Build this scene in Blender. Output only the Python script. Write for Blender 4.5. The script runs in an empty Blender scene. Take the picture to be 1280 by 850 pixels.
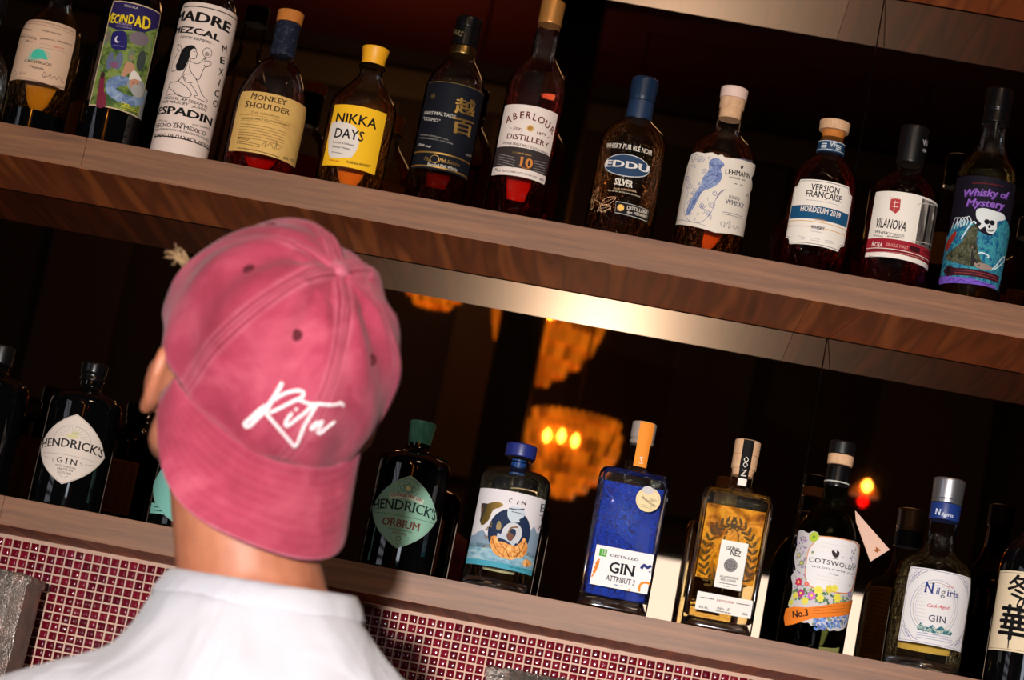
import bpy, bmesh, math, random
from mathutils import Vector, Matrix
from mathutils.bvhtree import BVHTree
random.seed(7)
C = bpy.context.scene.collection
PI = math.pi
CZ = 1.33                                   # lens height above the floor
FPX = 3000.0
ROLL, PITCH, YAW = map(math.radians, (10.95, 10.4, 3.2))
CAM = Vector((0, 0, CZ))
DV = Vector((-math.sin(YAW)*math.cos(PITCH), math.cos(YAW)*math.cos(PITCH), math.sin(PITCH)))
_r0 = Vector((math.cos(YAW), math.sin(YAW), 0)); _u0 = _r0.cross(DV)
RV = math.cos(ROLL)*_r0 + math.sin(ROLL)*_u0
UV = -math.sin(ROLL)*_r0 + math.cos(ROLL)*_u0

def ray(x, y): return DV*FPX + RV*(x-640) - UV*(y-425)
def at(x, y, Y):
    v = ray(x, y); return CAM + v*(Y/v.y)

# ---------------------------------------------------------------- materials
def lin(c):
    return tuple((v/12.92 if v <= .04045 else ((v+.055)/1.055)**2.4) for v in [q/255 for q in c[:3]]) + (1,)
_M = {}
def newmat(name):
    m = bpy.data.materials.new(name); m.use_nodes = True
    return m, m.node_tree, m.node_tree.nodes['Principled BSDF']
def pm(name, col, rough=.5, metal=0, spec=.5, coat=0, emis=0, ecol=None):
    if name in _M: return _M[name]
    m, t, b = newmat(name)
    b.inputs['Base Color'].default_value = lin(col); b.inputs['Roughness'].default_value = rough
    b.inputs['Metallic'].default_value = metal; b.inputs['Specular IOR Level'].default_value = spec
    b.inputs['Coat Weight'].default_value = coat
    if emis:
        b.inputs['Emission Color'].default_value = lin(ecol or col); b.inputs['Emission Strength'].default_value = emis
    _M[name] = m; return m
def ink(col, metal=0):
    return pm('ink_%d_%d_%d_%d' % (*col, metal), col, .38 if metal else .65, .85 if metal else 0, .12)
def N(t, kind, **kw):
    n = t.nodes.new(kind)
    for k, v in kw.items():
        if k.startswith('i_'): n.inputs[k[2:].replace('_', ' ')].default_value = v
        else: setattr(n, k, v)
    return n
def ramp(t, stops):
    r = N(t, 'ShaderNodeValToRGB'); e = r.color_ramp.elements
    while len(e) < len(stops): e.new(.5)
    for k, (p, c) in enumerate(stops): e[k].position = p; e[k].color = lin(c)
    return r
def noise_tex(t, scale, vec_scale=(1, 1, 1), detail=4, rough=.55, coord='Object', dist=0):
    tc = N(t, 'ShaderNodeTexCoord'); mp = N(t, 'ShaderNodeMapping'); mp.inputs['Scale'].default_value = vec_scale
    n = N(t, 'ShaderNodeTexNoise'); n.inputs['Scale'].default_value = scale; n.inputs['Detail'].default_value = detail
    n.inputs['Roughness'].default_value = rough; n.inputs['Distortion'].default_value = dist
    t.links.new(tc.outputs[coord], mp.inputs['Vector']); t.links.new(mp.outputs[0], n.inputs['Vector'])
    return n
def bump(t, b, src, strength=.3, dist=.001):
    bp = N(t, 'ShaderNodeBump'); bp.inputs['Strength'].default_value = strength; bp.inputs['Distance'].default_value = dist
    t.links.new(src, bp.inputs['Height']); t.links.new(bp.outputs[0], b.inputs['Normal'])
def wood(name, stops, vs, scale=9, rough=.45, coat=0, coat_rough=.2, bstr=.15):
    m, t, b = newmat(name)
    n = noise_tex(t, scale, vs, 8, .6, dist=.6); r = ramp(t, stops)
    t.links.new(n.outputs['Fac'], r.inputs['Fac']); t.links.new(r.outputs['Color'], b.inputs['Base Color'])
    b.inputs['Roughness'].default_value = rough; b.inputs['Coat Weight'].default_value = coat; b.inputs['Coat Roughness'].default_value = coat_rough
    bump(t, b, n.outputs['Fac'], bstr, .0005); _M[name] = m; return m
def painterly(name, stops, scale=60, vs=(1, 1, 1), dist=1.5):
    if name in _M: return _M[name]
    m, t, b = newmat(name)
    n = noise_tex(t, scale, vs, 3, .6, dist=dist); r = ramp(t, stops)
    t.links.new(n.outputs['Fac'], r.inputs['Fac']); t.links.new(r.outputs['Color'], b.inputs['Base Color'])
    b.inputs['Roughness'].default_value = .6; b.inputs['Specular IOR Level'].default_value = .1; _M[name] = m; return m
def glass(name, tint=(.97, .97, .96), edge=(.5, .5, .48), rough=.02, wavy=0):
    """a clear bottle wall: fresnel mix of a tinted see-through layer and a mirror-like one, darker where the wall is seen edge-on"""
    if name in _M: return _M[name]
    m = bpy.data.materials.new(name); m.use_nodes = True; t = m.node_tree; t.nodes.clear()
    out = N(t, 'ShaderNodeOutputMaterial'); mx = N(t, 'ShaderNodeMixShader'); tr = N(t, 'ShaderNodeBsdfTransparent'); gl = N(t, 'ShaderNodeBsdfGlossy')
    gl.inputs['Roughness'].default_value = rough
    if wavy:
        nz = noise_tex(t, 150, (1, 1, .6), 2, .5); bp = N(t, 'ShaderNodeBump'); bp.inputs['Strength'].default_value = 1; bp.inputs['Distance'].default_value = wavy
        t.links.new(nz.outputs[0], bp.inputs['Height']); t.links.new(bp.outputs[0], gl.inputs['Normal'])
    fr = N(t, 'ShaderNodeLayerWeight'); fr.inputs['Blend'].default_value = .3 if wavy else .12
    fc = N(t, 'ShaderNodeLayerWeight'); fc.inputs['Blend'].default_value = .5
    cm = N(t, 'ShaderNodeMix', data_type='RGBA'); cm.inputs['A'].default_value = (*tint, 1); cm.inputs['B'].default_value = (*edge, 1)
    pw = N(t, 'ShaderNodeMath', operation='POWER'); pw.inputs[1].default_value = 4
    t.links.new(fc.outputs['Facing'], pw.inputs[0]); t.links.new(pw.outputs[0], cm.inputs['Factor'])
    t.links.new(cm.outputs['Result'], tr.inputs['Color'])
    t.links.new(fr.outputs['Fresnel'], mx.inputs['Fac']); t.links.new(tr.outputs[0], mx.inputs[1]); t.links.new(gl.outputs[0], mx.inputs[2])
    t.links.new(mx.outputs[0], out.inputs['Surface']); _M[name] = m; return m
def liquid(name, col, dens):
    """a clear coloured liquid: light is absorbed along its way through it"""
    if name in _M: return _M[name]
    m = bpy.data.materials.new(name); m.use_nodes = True; t = m.node_tree; t.nodes.clear()
    out = N(t, 'ShaderNodeOutputMaterial'); tr = N(t, 'ShaderNodeBsdfTransparent')
    va = N(t, 'ShaderNodeVolumeAbsorption'); va.inputs['Color'].default_value = (*col, 1); va.inputs['Density'].default_value = dens
    t.links.new(tr.outputs[0], out.inputs['Surface']); t.links.new(va.outputs[0], out.inputs['Volume']); _M[name] = m; return m
def refract(name, col=(1, 1, 1), rough=0):
    if name in _M: return _M[name]
    m, t, b = newmat(name); b.inputs['Base Color'].default_value = (*col, 1); b.inputs['Roughness'].default_value = rough
    b.inputs['Transmission Weight'].default_value = 1; b.inputs['IOR'].default_value = 1.5; _M[name] = m; return m

# ---------------------------------------------------------------- meshes
def mesh_obj(name, verts, faces, mats, parent=None, midx=None, smooth=True, loc=None):
    me = bpy.data.meshes.new(name); me.from_pydata([tuple(v) for v in verts], [], faces)
    if not isinstance(mats, (list, tuple)): mats = [mats]
    for m in mats: me.materials.append(m)
    if midx: me.polygons.foreach_set('material_index', midx)
    if smooth: me.polygons.foreach_set('use_smooth', [True]*len(me.polygons))
    me.update(); o = bpy.data.objects.new(name, me); C.objects.link(o)
    if parent: o.parent = parent
    if loc: o.location = loc
    return o
def bm_obj(name, bm, mats, parent=None, smooth=True):
    me = bpy.data.meshes.new(name); bm.to_mesh(me); bm.free()
    if not isinstance(mats, (list, tuple)): mats = [mats]
    for m in mats: me.materials.append(m)
    if smooth: me.polygons.foreach_set('use_smooth', [True]*len(me.polygons))
    o = bpy.data.objects.new(name, me); C.objects.link(o)
    if parent: o.parent = parent
    return o
def box_bm(bm, x0, x1, y0, y1, z0, z1, bev=0, mi=0):
    r = bmesh.ops.create_cube(bm, size=1, matrix=Matrix.Translation(((x0+x1)/2, (y0+y1)/2, (z0+z1)/2)) @ Matrix.Diagonal((x1-x0, y1-y0, z1-z0, 1)))
    fs = set(f for v in r['verts'] for f in v.link_faces)
    for f in fs: f.material_index = mi
    if bev:
        es = set(e for v in r['verts'] for e in v.link_edges)
        bmesh.ops.bevel(bm, geom=list(es), offset=bev, segments=2, affect='EDGES', profile=.6)
def box(name, x0, x1, y0, y1, z0, z1, mat, parent=None, bev=.001):
    bm = bmesh.new(); box_bm(bm, x0, x1, y0, y1, z0, z1, bev)
    return bm_obj(name, bm, mat, parent, False)
def sharpen(me, ang=40):
    bm = bmesh.new(); bm.from_mesh(me)
    for e in bm.edges:
        if len(e.link_faces) == 2 and e.calc_face_angle(0) > math.radians(ang): e.smooth = False
    bm.to_mesh(me); bm.free()
def tag(o, label=None, cat=None, group=None, kind=None):
    if label: o['label'] = label
    if cat: o['category'] = cat
    if group: o['group'] = group
    if kind: o['kind'] = kind
    return o
def empty(name, loc, rz=0):
    o = bpy.data.objects.new(name, None); C.objects.link(o); o.location = loc; o.rotation_euler = (0, 0, rz); o.empty_display_size = .02
    return o
def fillet(P, step=5):
    """P: list of (tuple..., f): rounds each inner point by f"""
    out = [P[0][:-1]]
    for i in range(1, len(P)-1):
        p = P[i][:-1]; f = P[i][-1]
        if f <= 0: out.append(p); continue
        def toward(q):
            d = math.hypot(q[0]-p[0], q[1]-p[1]); k = min(f, d*.49)/max(d, 1e-9)
            return tuple(a+(b-a)*k for a, b in zip(p, q))
        a, b = toward(P[i-1][:-1]), toward(P[i+1][:-1])
        for s in range(step+1):
            u = s/step
            out.append(tuple((1-u)**2*x+2*u*(1-u)*y+u*u*z for x, y, z in zip(a, p, b)))
    out.append(P[-1][:-1]); return out
def loft(rings, n=48, close=True, scale=.001):
    """rings: (z, a, b, power): superellipse sections"""
    V = []; Fc = []
    for z, a, b, p in rings:
        for k in range(n):
            t = 2*PI*(k+.5)/n; c, s = math.cos(t), math.sin(t)
            V.append((scale*a*math.copysign(abs(c)**(2/p), c), scale*b*math.copysign(abs(s)**(2/p), s), scale*z))
    for i in range(len(rings)-1):
        for k in range(n):
            k2 = (k+1) % n; Fc.append((i*n+k, i*n+k2, (i+1)*n+k2, (i+1)*n+k))
    if close:
        Fc.append(tuple(range(n))[::-1]); Fc.append(tuple((len(rings)-1)*n+k for k in range(n)))
    return V, Fc
def lathe(name, prof, mat, parent, n=40, power=2, loc=None):
    """prof: (z, r[, f]) in mm from the bottom up"""
    P = [(p[0], p[1], p[2] if len(p) > 2 else 0) for p in prof]
    R = [(z, r, r, power) for z, r in fillet(P)]
    V, Fc = loft(R, n)
    o = mesh_obj(name, V, Fc, mat, parent, loc=loc)
    for p in o.data.polygons:
        if len(p.vertices) > 4: p.use_smooth = False
    sharpen(o.data)
    return o

# ---------------------------------------------------------------- lettering
_T = {}
_cu = bpy.data.curves.new('t', 'FONT'); _cu.body = 'H'; _o = bpy.data.objects.new('t', _cu); C.objects.link(_o)
_me = _o.evaluated_get(bpy.context.evaluated_depsgraph_get()).to_mesh(); CAPH = max(v.co.y for v in _me.vertices); bpy.data.objects.remove(_o); bpy.data.curves.remove(_cu)
def text_mesh(s, bold=0, serif=0, shear=0, space=1):
    key = (s, bold, serif, shear, space)
    if key in _T: return _T[key]
    cu = bpy.data.curves.new('t', 'FONT'); cu.body = s; cu.size = 1; cu.offset = 0; cu.shear = shear; cu.resolution_u = 2; cu.space_character = space
    o = bpy.data.objects.new('t', cu); C.objects.link(o)
    dg = bpy.context.evaluated_depsgraph_get(); me = o.evaluated_get(dg).to_mesh()
    V = [(v.co.x, v.co.y) for v in me.vertices]; Fc = [tuple(p.vertices) for p in me.polygons]
    cnt = {}
    for f in Fc:
        for a, b in zip(f, f[1:]+f[:1]): cnt[frozenset((a, b))] = cnt.get(frozenset((a, b)), 0)+1
    if serif and V:
        tops = [y for x, y in V]; cap = .727
        for e, c in list(cnt.items()):
            if c != 1 or len(e) < 2: continue
            a, b = [V[i] for i in e]
            if abs(a[1]-b[1]) > .004: continue
            L = abs(a[0]-b[0]); y = a[1]
            if not (.03 < L < .19): continue
            lo, hi = min(a[0], b[0]), max(a[0], b[0]); h = .035*serif; ex = .05*serif
            base = abs(y) < .03
            top = abs(y-CAPH) < .03
            if not (base or top): continue
            y0, y1 = (y, y+h) if base else (y-h, y)
            k = len(V); V += [(lo-ex, y0), (hi+ex, y0), (hi+ex, y1), (lo-ex, y1)]; Fc.append((k, k+1, k+2, k+3))
    o.evaluated_get(dg).to_mesh_clear(); bpy.data.objects.remove(o); bpy.data.curves.remove(cu)
    if V and bold > .004:                            # heavier strokes: the same shapes laid down again, shifted a little
        b0, f0 = V, Fc; V = []; Fc = []
        for dx, dy in ((-bold, 0), (bold, 0), (0, -bold*.6), (0, bold*.6)):
            k = len(V); V += [(x+dx, y+dy) for x, y in b0]; Fc += [tuple(i+k for i in f) for f in f0]
    if V:
        x0 = min(v[0] for v in V); x1 = max(v[0] for v in V)
    else: x0, x1 = 0, 1
    r = ([(x-x0, y) for x, y in V], Fc, x1-x0); _T[key] = r; return r
def stroke_poly(P, w, w2=None, closed=False):
    """a polyline as a ribbon of quads with round-ish joints"""
    V = []; Fc = []
    w2 = w if w2 is None else w2
    if closed: P = list(P)+[P[0]]
    m = len(P)
    for i, p in enumerate(P):
        a = P[max(i-1, 0)] if not (closed and i in (0, m-1)) else P[m-2]
        b = P[min(i+1, m-1)] if not (closed and i in (0, m-1)) else P[1]
        dx, dy = b[0]-a[0], b[1]-a[1]; L = math.hypot(dx, dy) or 1
        ww = (w+(w2-w)*i/max(m-1, 1))/2
        V += [(p[0]-dy/L*ww, p[1]+dx/L*ww), (p[0]+dy/L*ww, p[1]-dx/L*ww)]
    for i in range(m-1): Fc.append((2*i, 2*i+1, 2*i+3, 2*i+2))
    return V, Fc
def smooth_line(P, k=4, closed=False):
    """Catmull-Rom through the points"""
    Q = []; n = len(P); rng = range(n if closed else n-1)
    for i in rng:
        if closed: p0, p1, p2, p3 = P[i-1], P[i], P[(i+1) % n], P[(i+2) % n]
        else: p0, p1, p2, p3 = P[max(i-1, 0)], P[i], P[i+1], P[min(i+2, n-1)]
        for s in range(k):
            t = s/k
            Q.append(tuple(.5*(2*b+(c-a)*t+(2*a-5*b+4*c-d)*t*t+(3*b-a-3*c+d)*t**3) for a, b, c, d in zip(p0, p1, p2, p3)))
    if not closed: Q.append(tuple(P[-1]))
    return Q
# ---------------------------------------------------------------- bottles
SH = {'up': CZ+.642, 'low': CZ+.2137}
OFFZ = {'up': 12, 'low': 4}
CROP = dict(C1=(0, 0, 3.697), C2=(270, 0, 3.268), C3=(490, 0, 2.929), C4=(710, 70, 3.268), C5=(950, 100, 2.930), L1=(0, 400, 1.887),
            L2=(430, 500, 3.27), L3=(690, 510, 3.035), L4=(830, 540, 3.035), L5=(960, 540, 2.931), L6=(1060, 570, 3.036),
            E1=(0, 0, 5.0), E2=(100, 0, 5.3125), E3=(180, 0, 4.146), E4=(0, 430, 4.048), E5=(1225, 690, 5.3125), E6=(980, 640, 5.3125),
            E7=(1170, 210, 4.722), E8=(600, 600, 6.07), PX=(0, 0, 1))
class Bottle:
    def __init__(s, name, label, lvl, X, R, frame='PX', turn=0, box_b=None, Y=2.745, group=None):
        s.X, s.R, s.lvl, s.frame = X, R, lvl, CROP[frame]; s.off = OFFZ[lvl]
        s.th = -math.atan2(X, Y)+math.radians(turn); s.b = box_b
        s.root = empty(name, (X, Y, SH[lvl]), s.th)
        tag(s.root, label, 'bottle', group or {'up': 'bottles standing on the upper shelf', 'low': 'bottles standing on the lower shelf'}[lvl])
        s.parts = {}; s.objs = {}; s.o = Vector((X, Y, SH[lvl]))
        s.M = Matrix.Rotation(-s.th, 3, 'Z'); s.rings = None
    def setframe(s, f): s.frame = CROP[f]
    def rad(s, v):
        if not s.rings: return s.R
        pr = s.rings
        for a, b in zip(pr, pr[1:]):
            if a[0] <= v <= b[0] and b[0] > a[0]: return a[1]+(b[1]-a[1])*(v-a[0])/(b[0]-a[0])
        return s.R
    def map(s, u, v, off):
        if s.b:                                   # flat front with rounded corners
            return Vector((u, -(s.b+off), v))*.001
        r = s.R; a = u/r; rr = s.rad(v)+off
        return Vector((rr*math.sin(a), -rr*math.cos(a), v))*.001
    def uv(s, x, y):
        ox, oy, sc = s.frame; d = ray(ox+x/sc, oy+y/sc)
        o = s.M @ (CAM-s.o)*1000; d = s.M @ d
        if s.b: k = (-s.b-o.y)/d.y; p = o+d*k; return (p.x, p.z)
        A = d.x**2+d.y**2; B = 2*(o.x*d.x+o.y*d.y); Cc = o.x**2+o.y**2-s.R**2; D = max(B*B-4*A*Cc, 0)
        p = o+d*((-B-math.sqrt(D))/(2*A)); return (s.R*math.atan2(p.x, -p.y), p.z)
    @property
    def mm(s): return .905/s.frame[2]
    # --- the glass
    def body(s, prof, mat, fill=None, liq=None, n=56, wall=2.2, base=7, basemat=None, power=6, ratio=None, inner=True):
        """prof: (z, r, f[, boxy]) from the bottom; z of all but the first is shifted by the shelf offset"""
        P = []
        for i, p in enumerate(prof):
            z = p[0]+(s.off if i and p[0] > 12 else 0); bx = p[3] if len(p) > 3 else (1 if s.b else 0)
            rb = p[1]*((s.b/s.R) if bx else 1); pw = 2+(power-2)*bx
            P.append((z, p[1], rb, pw, p[2]))
        R = fillet(P); s.rings = R; s.top = R[-1][0]
        V, Fc = loft(R, n); o = mesh_obj('body', V, Fc, mat, s.root); sharpen(o.data, 50); s.objs['body'] = o
        s.body_o = o
        if inner or liq:
            I = [(max(z, base+.5), max(a-wall, 1), max(b-wall, 1), p) for z, a, b, p in R]
            I = [I[0]]+[q for q in I[1:] if q[0] > base+.5]
            I = [(base, I[0][1]*.9, I[0][2]*.9, I[0][3]), (base+2.5, I[1][1], I[1][2], I[1][3])]+[q for q in I[1:] if q[0] > base+2.6]
        if inner:
            mw = glass(mat.name+'_inner', (.985, .985, .98), (.7, .7, .68), .04, .006); o.data.materials.append(mw)
            L2 = [q for q in I if q[1] > 2 and q[0] < R[-1][0]-.3]; V2, F2 = loft(L2, n, False); bm = bmesh.new(); bm.from_mesh(o.data); vs = [bm.verts.new(v) for v in V2]
            for f in F2: nf = bm.faces.new([vs[i] for i in f]); nf.material_index = 1; nf.smooth = True
            bm.to_mesh(o.data); bm.free()
        if liq:
            F_ = fill+s.off; L = [q for q in I if q[0] < F_]
            nxt = next((q for q in I if q[0] >= F_), I[-1]); q = L[-1]; k = (F_-q[0])/max(nxt[0]-q[0], 1e-6)
            L.append(tuple([F_]+[q[j]+(nxt[j]-q[j])*k for j in (1, 2, 3)])); L = [(z, a-.35, b-.35, pw_) for z, a, b, pw_ in L]; V, Fc = loft(L, n)
            lo = mesh_obj('liquid', V, Fc, liq, s.root); sharpen(lo.data, 50)
            # the glossy meniscus ring
        if basemat:
            Bq = [(.6, R[1][1]-1, R[1][2]-1, R[0][3])]+[(z, a-.8, b-.8, p) for z, a, b, p in R if 1.5 < z < base-1]+[(base-.8, R[0][1]-.5, R[0][2]-.5, R[0][3])]
            Bq = [(z, max(a, 2), max(b, 2), p) for z, a, b, p in Bq]
            V, Fc = loft(Bq, n); mesh_obj('glass_base', V, Fc, basemat, s.root)
    def lathe(s, name, prof, mat, **kw):
        P = [(p[0]+s.off, *p[1:]) for p in prof]
        o = lathe(name, P, mat, s.root, **kw); s.objs[name] = o; return o
    # --- print
    def add(s, part, V, Fc, col, lvl):
        s.parts.setdefault(part, []).append((V, Fc, col, lvl))
    def poly(s, pts, col, part='artwork', lvl=1, px=True, smooth=0):
        P = [s.uv(*p) for p in pts] if px else list(pts)
        if smooth: P = smooth_line(P, smooth, True)
        s.add(part, P, [tuple(range(len(P)))], col, lvl)
    def rect(s, x0, y0, x1, y1, col, part='label', lvl=0, px=True, r=0):
        """corners given as top-left / bottom-right after taking the middle of the edges"""
        s.poly([(x0, y0), (x1, y0), (x1, y1), (x0, y1)], col, part, lvl, px)
    def quad(s, TL, TR, BR, BL, col, part='label', lvl=0, r=0, inset=0):
        a, b, c, d = [s.uv(*p) for p in (TL, TR, BR, BL)]
        x0, x1 = (a[0]+d[0])/2+inset, (b[0]+c[0])/2-inset; y1, y0 = (a[1]+b[1])/2-inset, (c[1]+d[1])/2+inset
        s.box = (x0, y0, x1, y1)
        if r:
            P = []
            for cx, cy, a0 in ((x1-r, y1-r, 0), (x0+r, y1-r, 90), (x0+r, y0+r, 180), (x1-r, y0+r, 270)):
                for k in range(5): t = math.radians(a0+k*22.5); P.append((cx+r*math.cos(t), cy+r*math.sin(t)))
        else: P = [(x0, y0), (x1, y0), (x1, y1), (x0, y1)]
        s.add(part, P, [tuple(range(len(P)))], col, lvl); return s.box
    def frame_(s, bx, inset, w, col, part='artwork', lvl=1):
        x0, y0, x1, y1 = bx; x0 += inset; y0 += inset; x1 -= inset; y1 -= inset
        V = [(x0, y0), (x1, y0), (x1, y1), (x0, y1), (x0+w, y0+w), (x1-w, y0+w), (x1-w, y1-w), (x0+w, y1-w)]
        s.add(part, V, [(0, 1, 5, 4), (1, 2, 6, 5), (2, 3, 7, 6), (3, 0, 4, 7)], col, lvl)
    def band(s, bx, f0, f1, col, part='artwork', lvl=1, g0=0, g1=1):
        """part of the label box from fraction f0 to f1 measured down from its top"""
        x0, y0, x1, y1 = bx; H = y1-y0; W = x1-x0
        s.add(part, [(x0+W*g0, y1-H*f1), (x0+W*g1, y1-H*f1), (x0+W*g1, y1-H*f0), (x0+W*g0, y1-H*f0)], [(0, 1, 2, 3)], col, lvl)
    def ell(s, x, y, w, h, col, part='artwork', lvl=1, n=28, rot=0, ring=0, px=True):
        cx, cy = s.uv(x, y) if px else (x, y)
        c, sn = math.cos(math.radians(rot)), math.sin(math.radians(rot))
        def P(a, b): return [(cx+a*math.cos(2*PI*k/n)*c-b*math.sin(2*PI*k/n)*sn, cy+a*math.cos(2*PI*k/n)*sn+b*math.sin(2*PI*k/n)*c) for k in range(n)]
        if ring:
            V = P(w/2, h/2)+P(w/2-ring, h/2-ring); s.add(part, V, [(k, (k+1) % n, n+(k+1) % n, n+k) for k in range(n)], col, lvl)
        else: s.add(part, P(w/2, h/2), [tuple(range(n))], col, lvl)
    def line(s, pts, w, col, part='artwork', lvl=2, smooth=0, closed=False, w2=None, px=True):
        P = [s.uv(*p) for p in pts] if px else pts
        if smooth: P = smooth_line(P, smooth, closed)
        V, Fc = stroke_poly(P, w, w2, closed); s.add(part, V, Fc, col, lvl)
    def text(s, t, x0, y0, x1, y1, h, col, bold=.01, serif=0, shear=0, arc=0, part='lettering', lvl=2, space=1):
        """baseline from (x0,y0) to (x1,y1) in crop pixels, capital height h in crop pixels"""
        a, b = s.uv(x0, y0), s.uv(x1, y1); s.text_uv(t, a, b, h*s.mm, col, bold, serif, shear, arc, part, lvl, space)
    def text_uv(s, t, a, b, h, col, bold=.01, serif=0, shear=0, arc=0, part='lettering', lvl=2, space=1):
        V, Fc, W = text_mesh(t, max(bold, .018) if bold >= 0 else bold, serif, shear, space); dx, dy = b[0]-a[0], b[1]-a[1]; L = math.hypot(dx, dy) or 1; ex, ey = dx/L, dy/L
        out = []
        for x, y in V:
            X = x/W*L; Yv = y/CAPH*h
            if arc:                              # arc: rise of the middle above the ends, in mm
                q = X/L*2-1; sl = -4*arc*q/L; Yv2 = Yv; X = X-Yv2*sl*.9; Yv = Yv2+arc*(1-q*q)
            out.append((a[0]+ex*X-ey*Yv, a[1]+ey*X+ex*Yv))
        s.add(part, out, Fc, col, lvl)
    def dashes(s, x0, y0, x1, y1, rows, dy, h, col, part='artwork', lvl=2, seed=1, fill=.8):
        """rows of tiny illegible print as short strokes; dy is the pixel step to the next row (down)"""
        rnd = random.Random(seed)
        for r in range(rows):
            k = r*dy; a = s.uv(x0-k*.19, y0+k); b = s.uv(x1-k*.19, y1+k); L = math.hypot(b[0]-a[0], b[1]-a[1]); q = 0
            ex, ey = (b[0]-a[0])/L, (b[1]-a[1])/L
            hh = h*s.mm
            while q < L:
                w = rnd.uniform(.6, 2.2)*hh; w = min(w, L-q)
                p = (a[0]+ex*q, a[1]+ey*q); s.add(part, [p, (p[0]+ex*w, p[1]+ey*w), (p[0]+ex*w, p[1]+ey*w+hh), (p[0], p[1]+hh)], [(0, 1, 2, 3)], col, lvl)
                q += w+hh*rnd.uniform(.35, .8)
    def build(s, side=1):
        made = {}
        for part in sorted(s.parts, key=lambda p: (p in ('lettering', 'artwork', 'motif'), p)):
            bm = bmesh.new(); mats = []
            for V, Fc, col, lvl in s.parts[part]:
                m = ink(col) if isinstance(col, tuple) and len(col) == 3 else (ink(col[:3], 1) if isinstance(col, tuple) else col)
                if m not in mats: mats.append(m)
                vs = [bm.verts.new((x, y, lvl)) for x, y in V]
                for f in Fc:
                    try: nf = bm.faces.new([vs[i] for i in f])
                    except ValueError: continue
                    nf.material_index = mats.index(m); nf.normal_update()
                    if nf.normal.z < 0: nf.normal_flip()
            bmesh.ops.triangulate(bm, faces=[f for f in bm.faces if len(f.verts) > 4])
            if not s.b:
                xs = [v.co.x for v in bm.verts]; x = math.floor(min(xs)/3)*3+3
                while x < max(xs):
                    bmesh.ops.bisect_plane(bm, geom=bm.verts[:]+bm.edges[:]+bm.faces[:], plane_co=(x, 0, 0), plane_no=(1, 0, 0)); x += 3
                ys = [v.co.y for v in bm.verts]; y = math.floor(min(ys)/6)*6+6
                while y < max(ys) and s.rings:
                    bmesh.ops.bisect_plane(bm, geom=bm.verts[:]+bm.edges[:]+bm.faces[:], plane_co=(0, y, 0), plane_no=(0, 1, 0)); y += 6 if y < 95 else 3
            for v in bm.verts:
                v.co = s.map(v.co.x, v.co.y, .28+.09*v.co.z)
            par = s.root
            if part in ('lettering', 'artwork', 'motif') and 'label' in made: par = made['label']
            o = bm_obj(part, bm, mats, par); made[part] = o
        return made
    def back_label(s, u0, u1, v0, v1, col=(176, 150, 110), lines=True):
        """back sheet"""
        V = []; Fc = []; n = 24; r = s.R+.3
        for k in range(n+1):
            u = u0+(u1-u0)*k/n
            for v in (v0+s.off, v1+s.off):
                V.append(Vector((u, s.b+.3, v))*.001 if s.b else Vector((r*math.sin(u/r), r*math.cos(u/r), v))*.001)
        for k in range(n): Fc.append((2*k, 2*k+2, 2*k+3, 2*k+1))
        o = mesh_obj('back_label', V, Fc, ink(col) if isinstance(col, tuple) else col, s.root)
        if lines:
            V = []; Fc = []; rnd = random.Random(int(s.X*1000)); v = v1+s.off-4
            while v > v0+s.off+3:
                u = u0+3
                while u < u1-4:
                    w = min(rnd.uniform(1.5, 6), u1-3-u)
                    q = len(V)
                    for uu, vv in ((u, v), (u+w, v), (u+w, v+1), (u, v+1)):
                        rr = r+.15; V.append(Vector((uu, s.b+.45, vv))*.001 if s.b else Vector((rr*math.sin(uu/rr), rr*math.cos(uu/rr), vv))*.001)
                    Fc.append((q, q+1, q+2, q+3)); u += w+.8
                v -= 2.6
            mesh_obj('fine_print', V, Fc, ink((60, 50, 40)), o)
# ---------------------------------------------------------------- the bar back
WALNUT = [(.1, (62, 35, 18)), (.38, (106, 65, 38)), (.6, (128, 81, 48)), (.9, (152, 103, 64))]
m_front = wood('walnut_face', WALNUT, (1.2, 18, 26), 5, .5, bstr=.1)
m_under = wood('lacquered_walnut', [(.28, (112, 44, 12)), (.42, (176, 82, 28)), (.52, (140, 60, 18)), (.64, (204, 106, 40)), (.78, (160, 74, 26))], (7.5, .5, 1), 4, .43, 0, .2, .01)
_b = m_under.node_tree.nodes['Principled BSDF']; _b.inputs['Specular IOR Level'].default_value = .42; _b.inputs['Specular Tint'].default_value = (1, .80, .60, 1)
for _n in m_under.node_tree.nodes:
    if _n.type == 'TEX_NOISE': _n.inputs['Distortion'].default_value = 0; _n.inputs['Detail'].default_value = 1.2
m_under2 = m_under.copy(); m_under2.node_tree.nodes['Principled BSDF'].inputs['Specular IOR Level'].default_value = .2
m_dark = pm('dark_wall', (20, 15, 12), .8)
m_mirror = pm('smoked_mirror', (138, 115, 94), .015, 1)
m_seam = pm('joint_black', (12, 8, 6), .7)
YF, YM, YT = 2.7, 2.893, 2.854
XL, XR = -1.35, 1.15
Z3 = CZ+1.0485
shelves = [('up', CZ+.6045, CZ+.642), ('low', CZ+.1812, CZ+.2137), ('third', Z3, Z3+.0375)]
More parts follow.
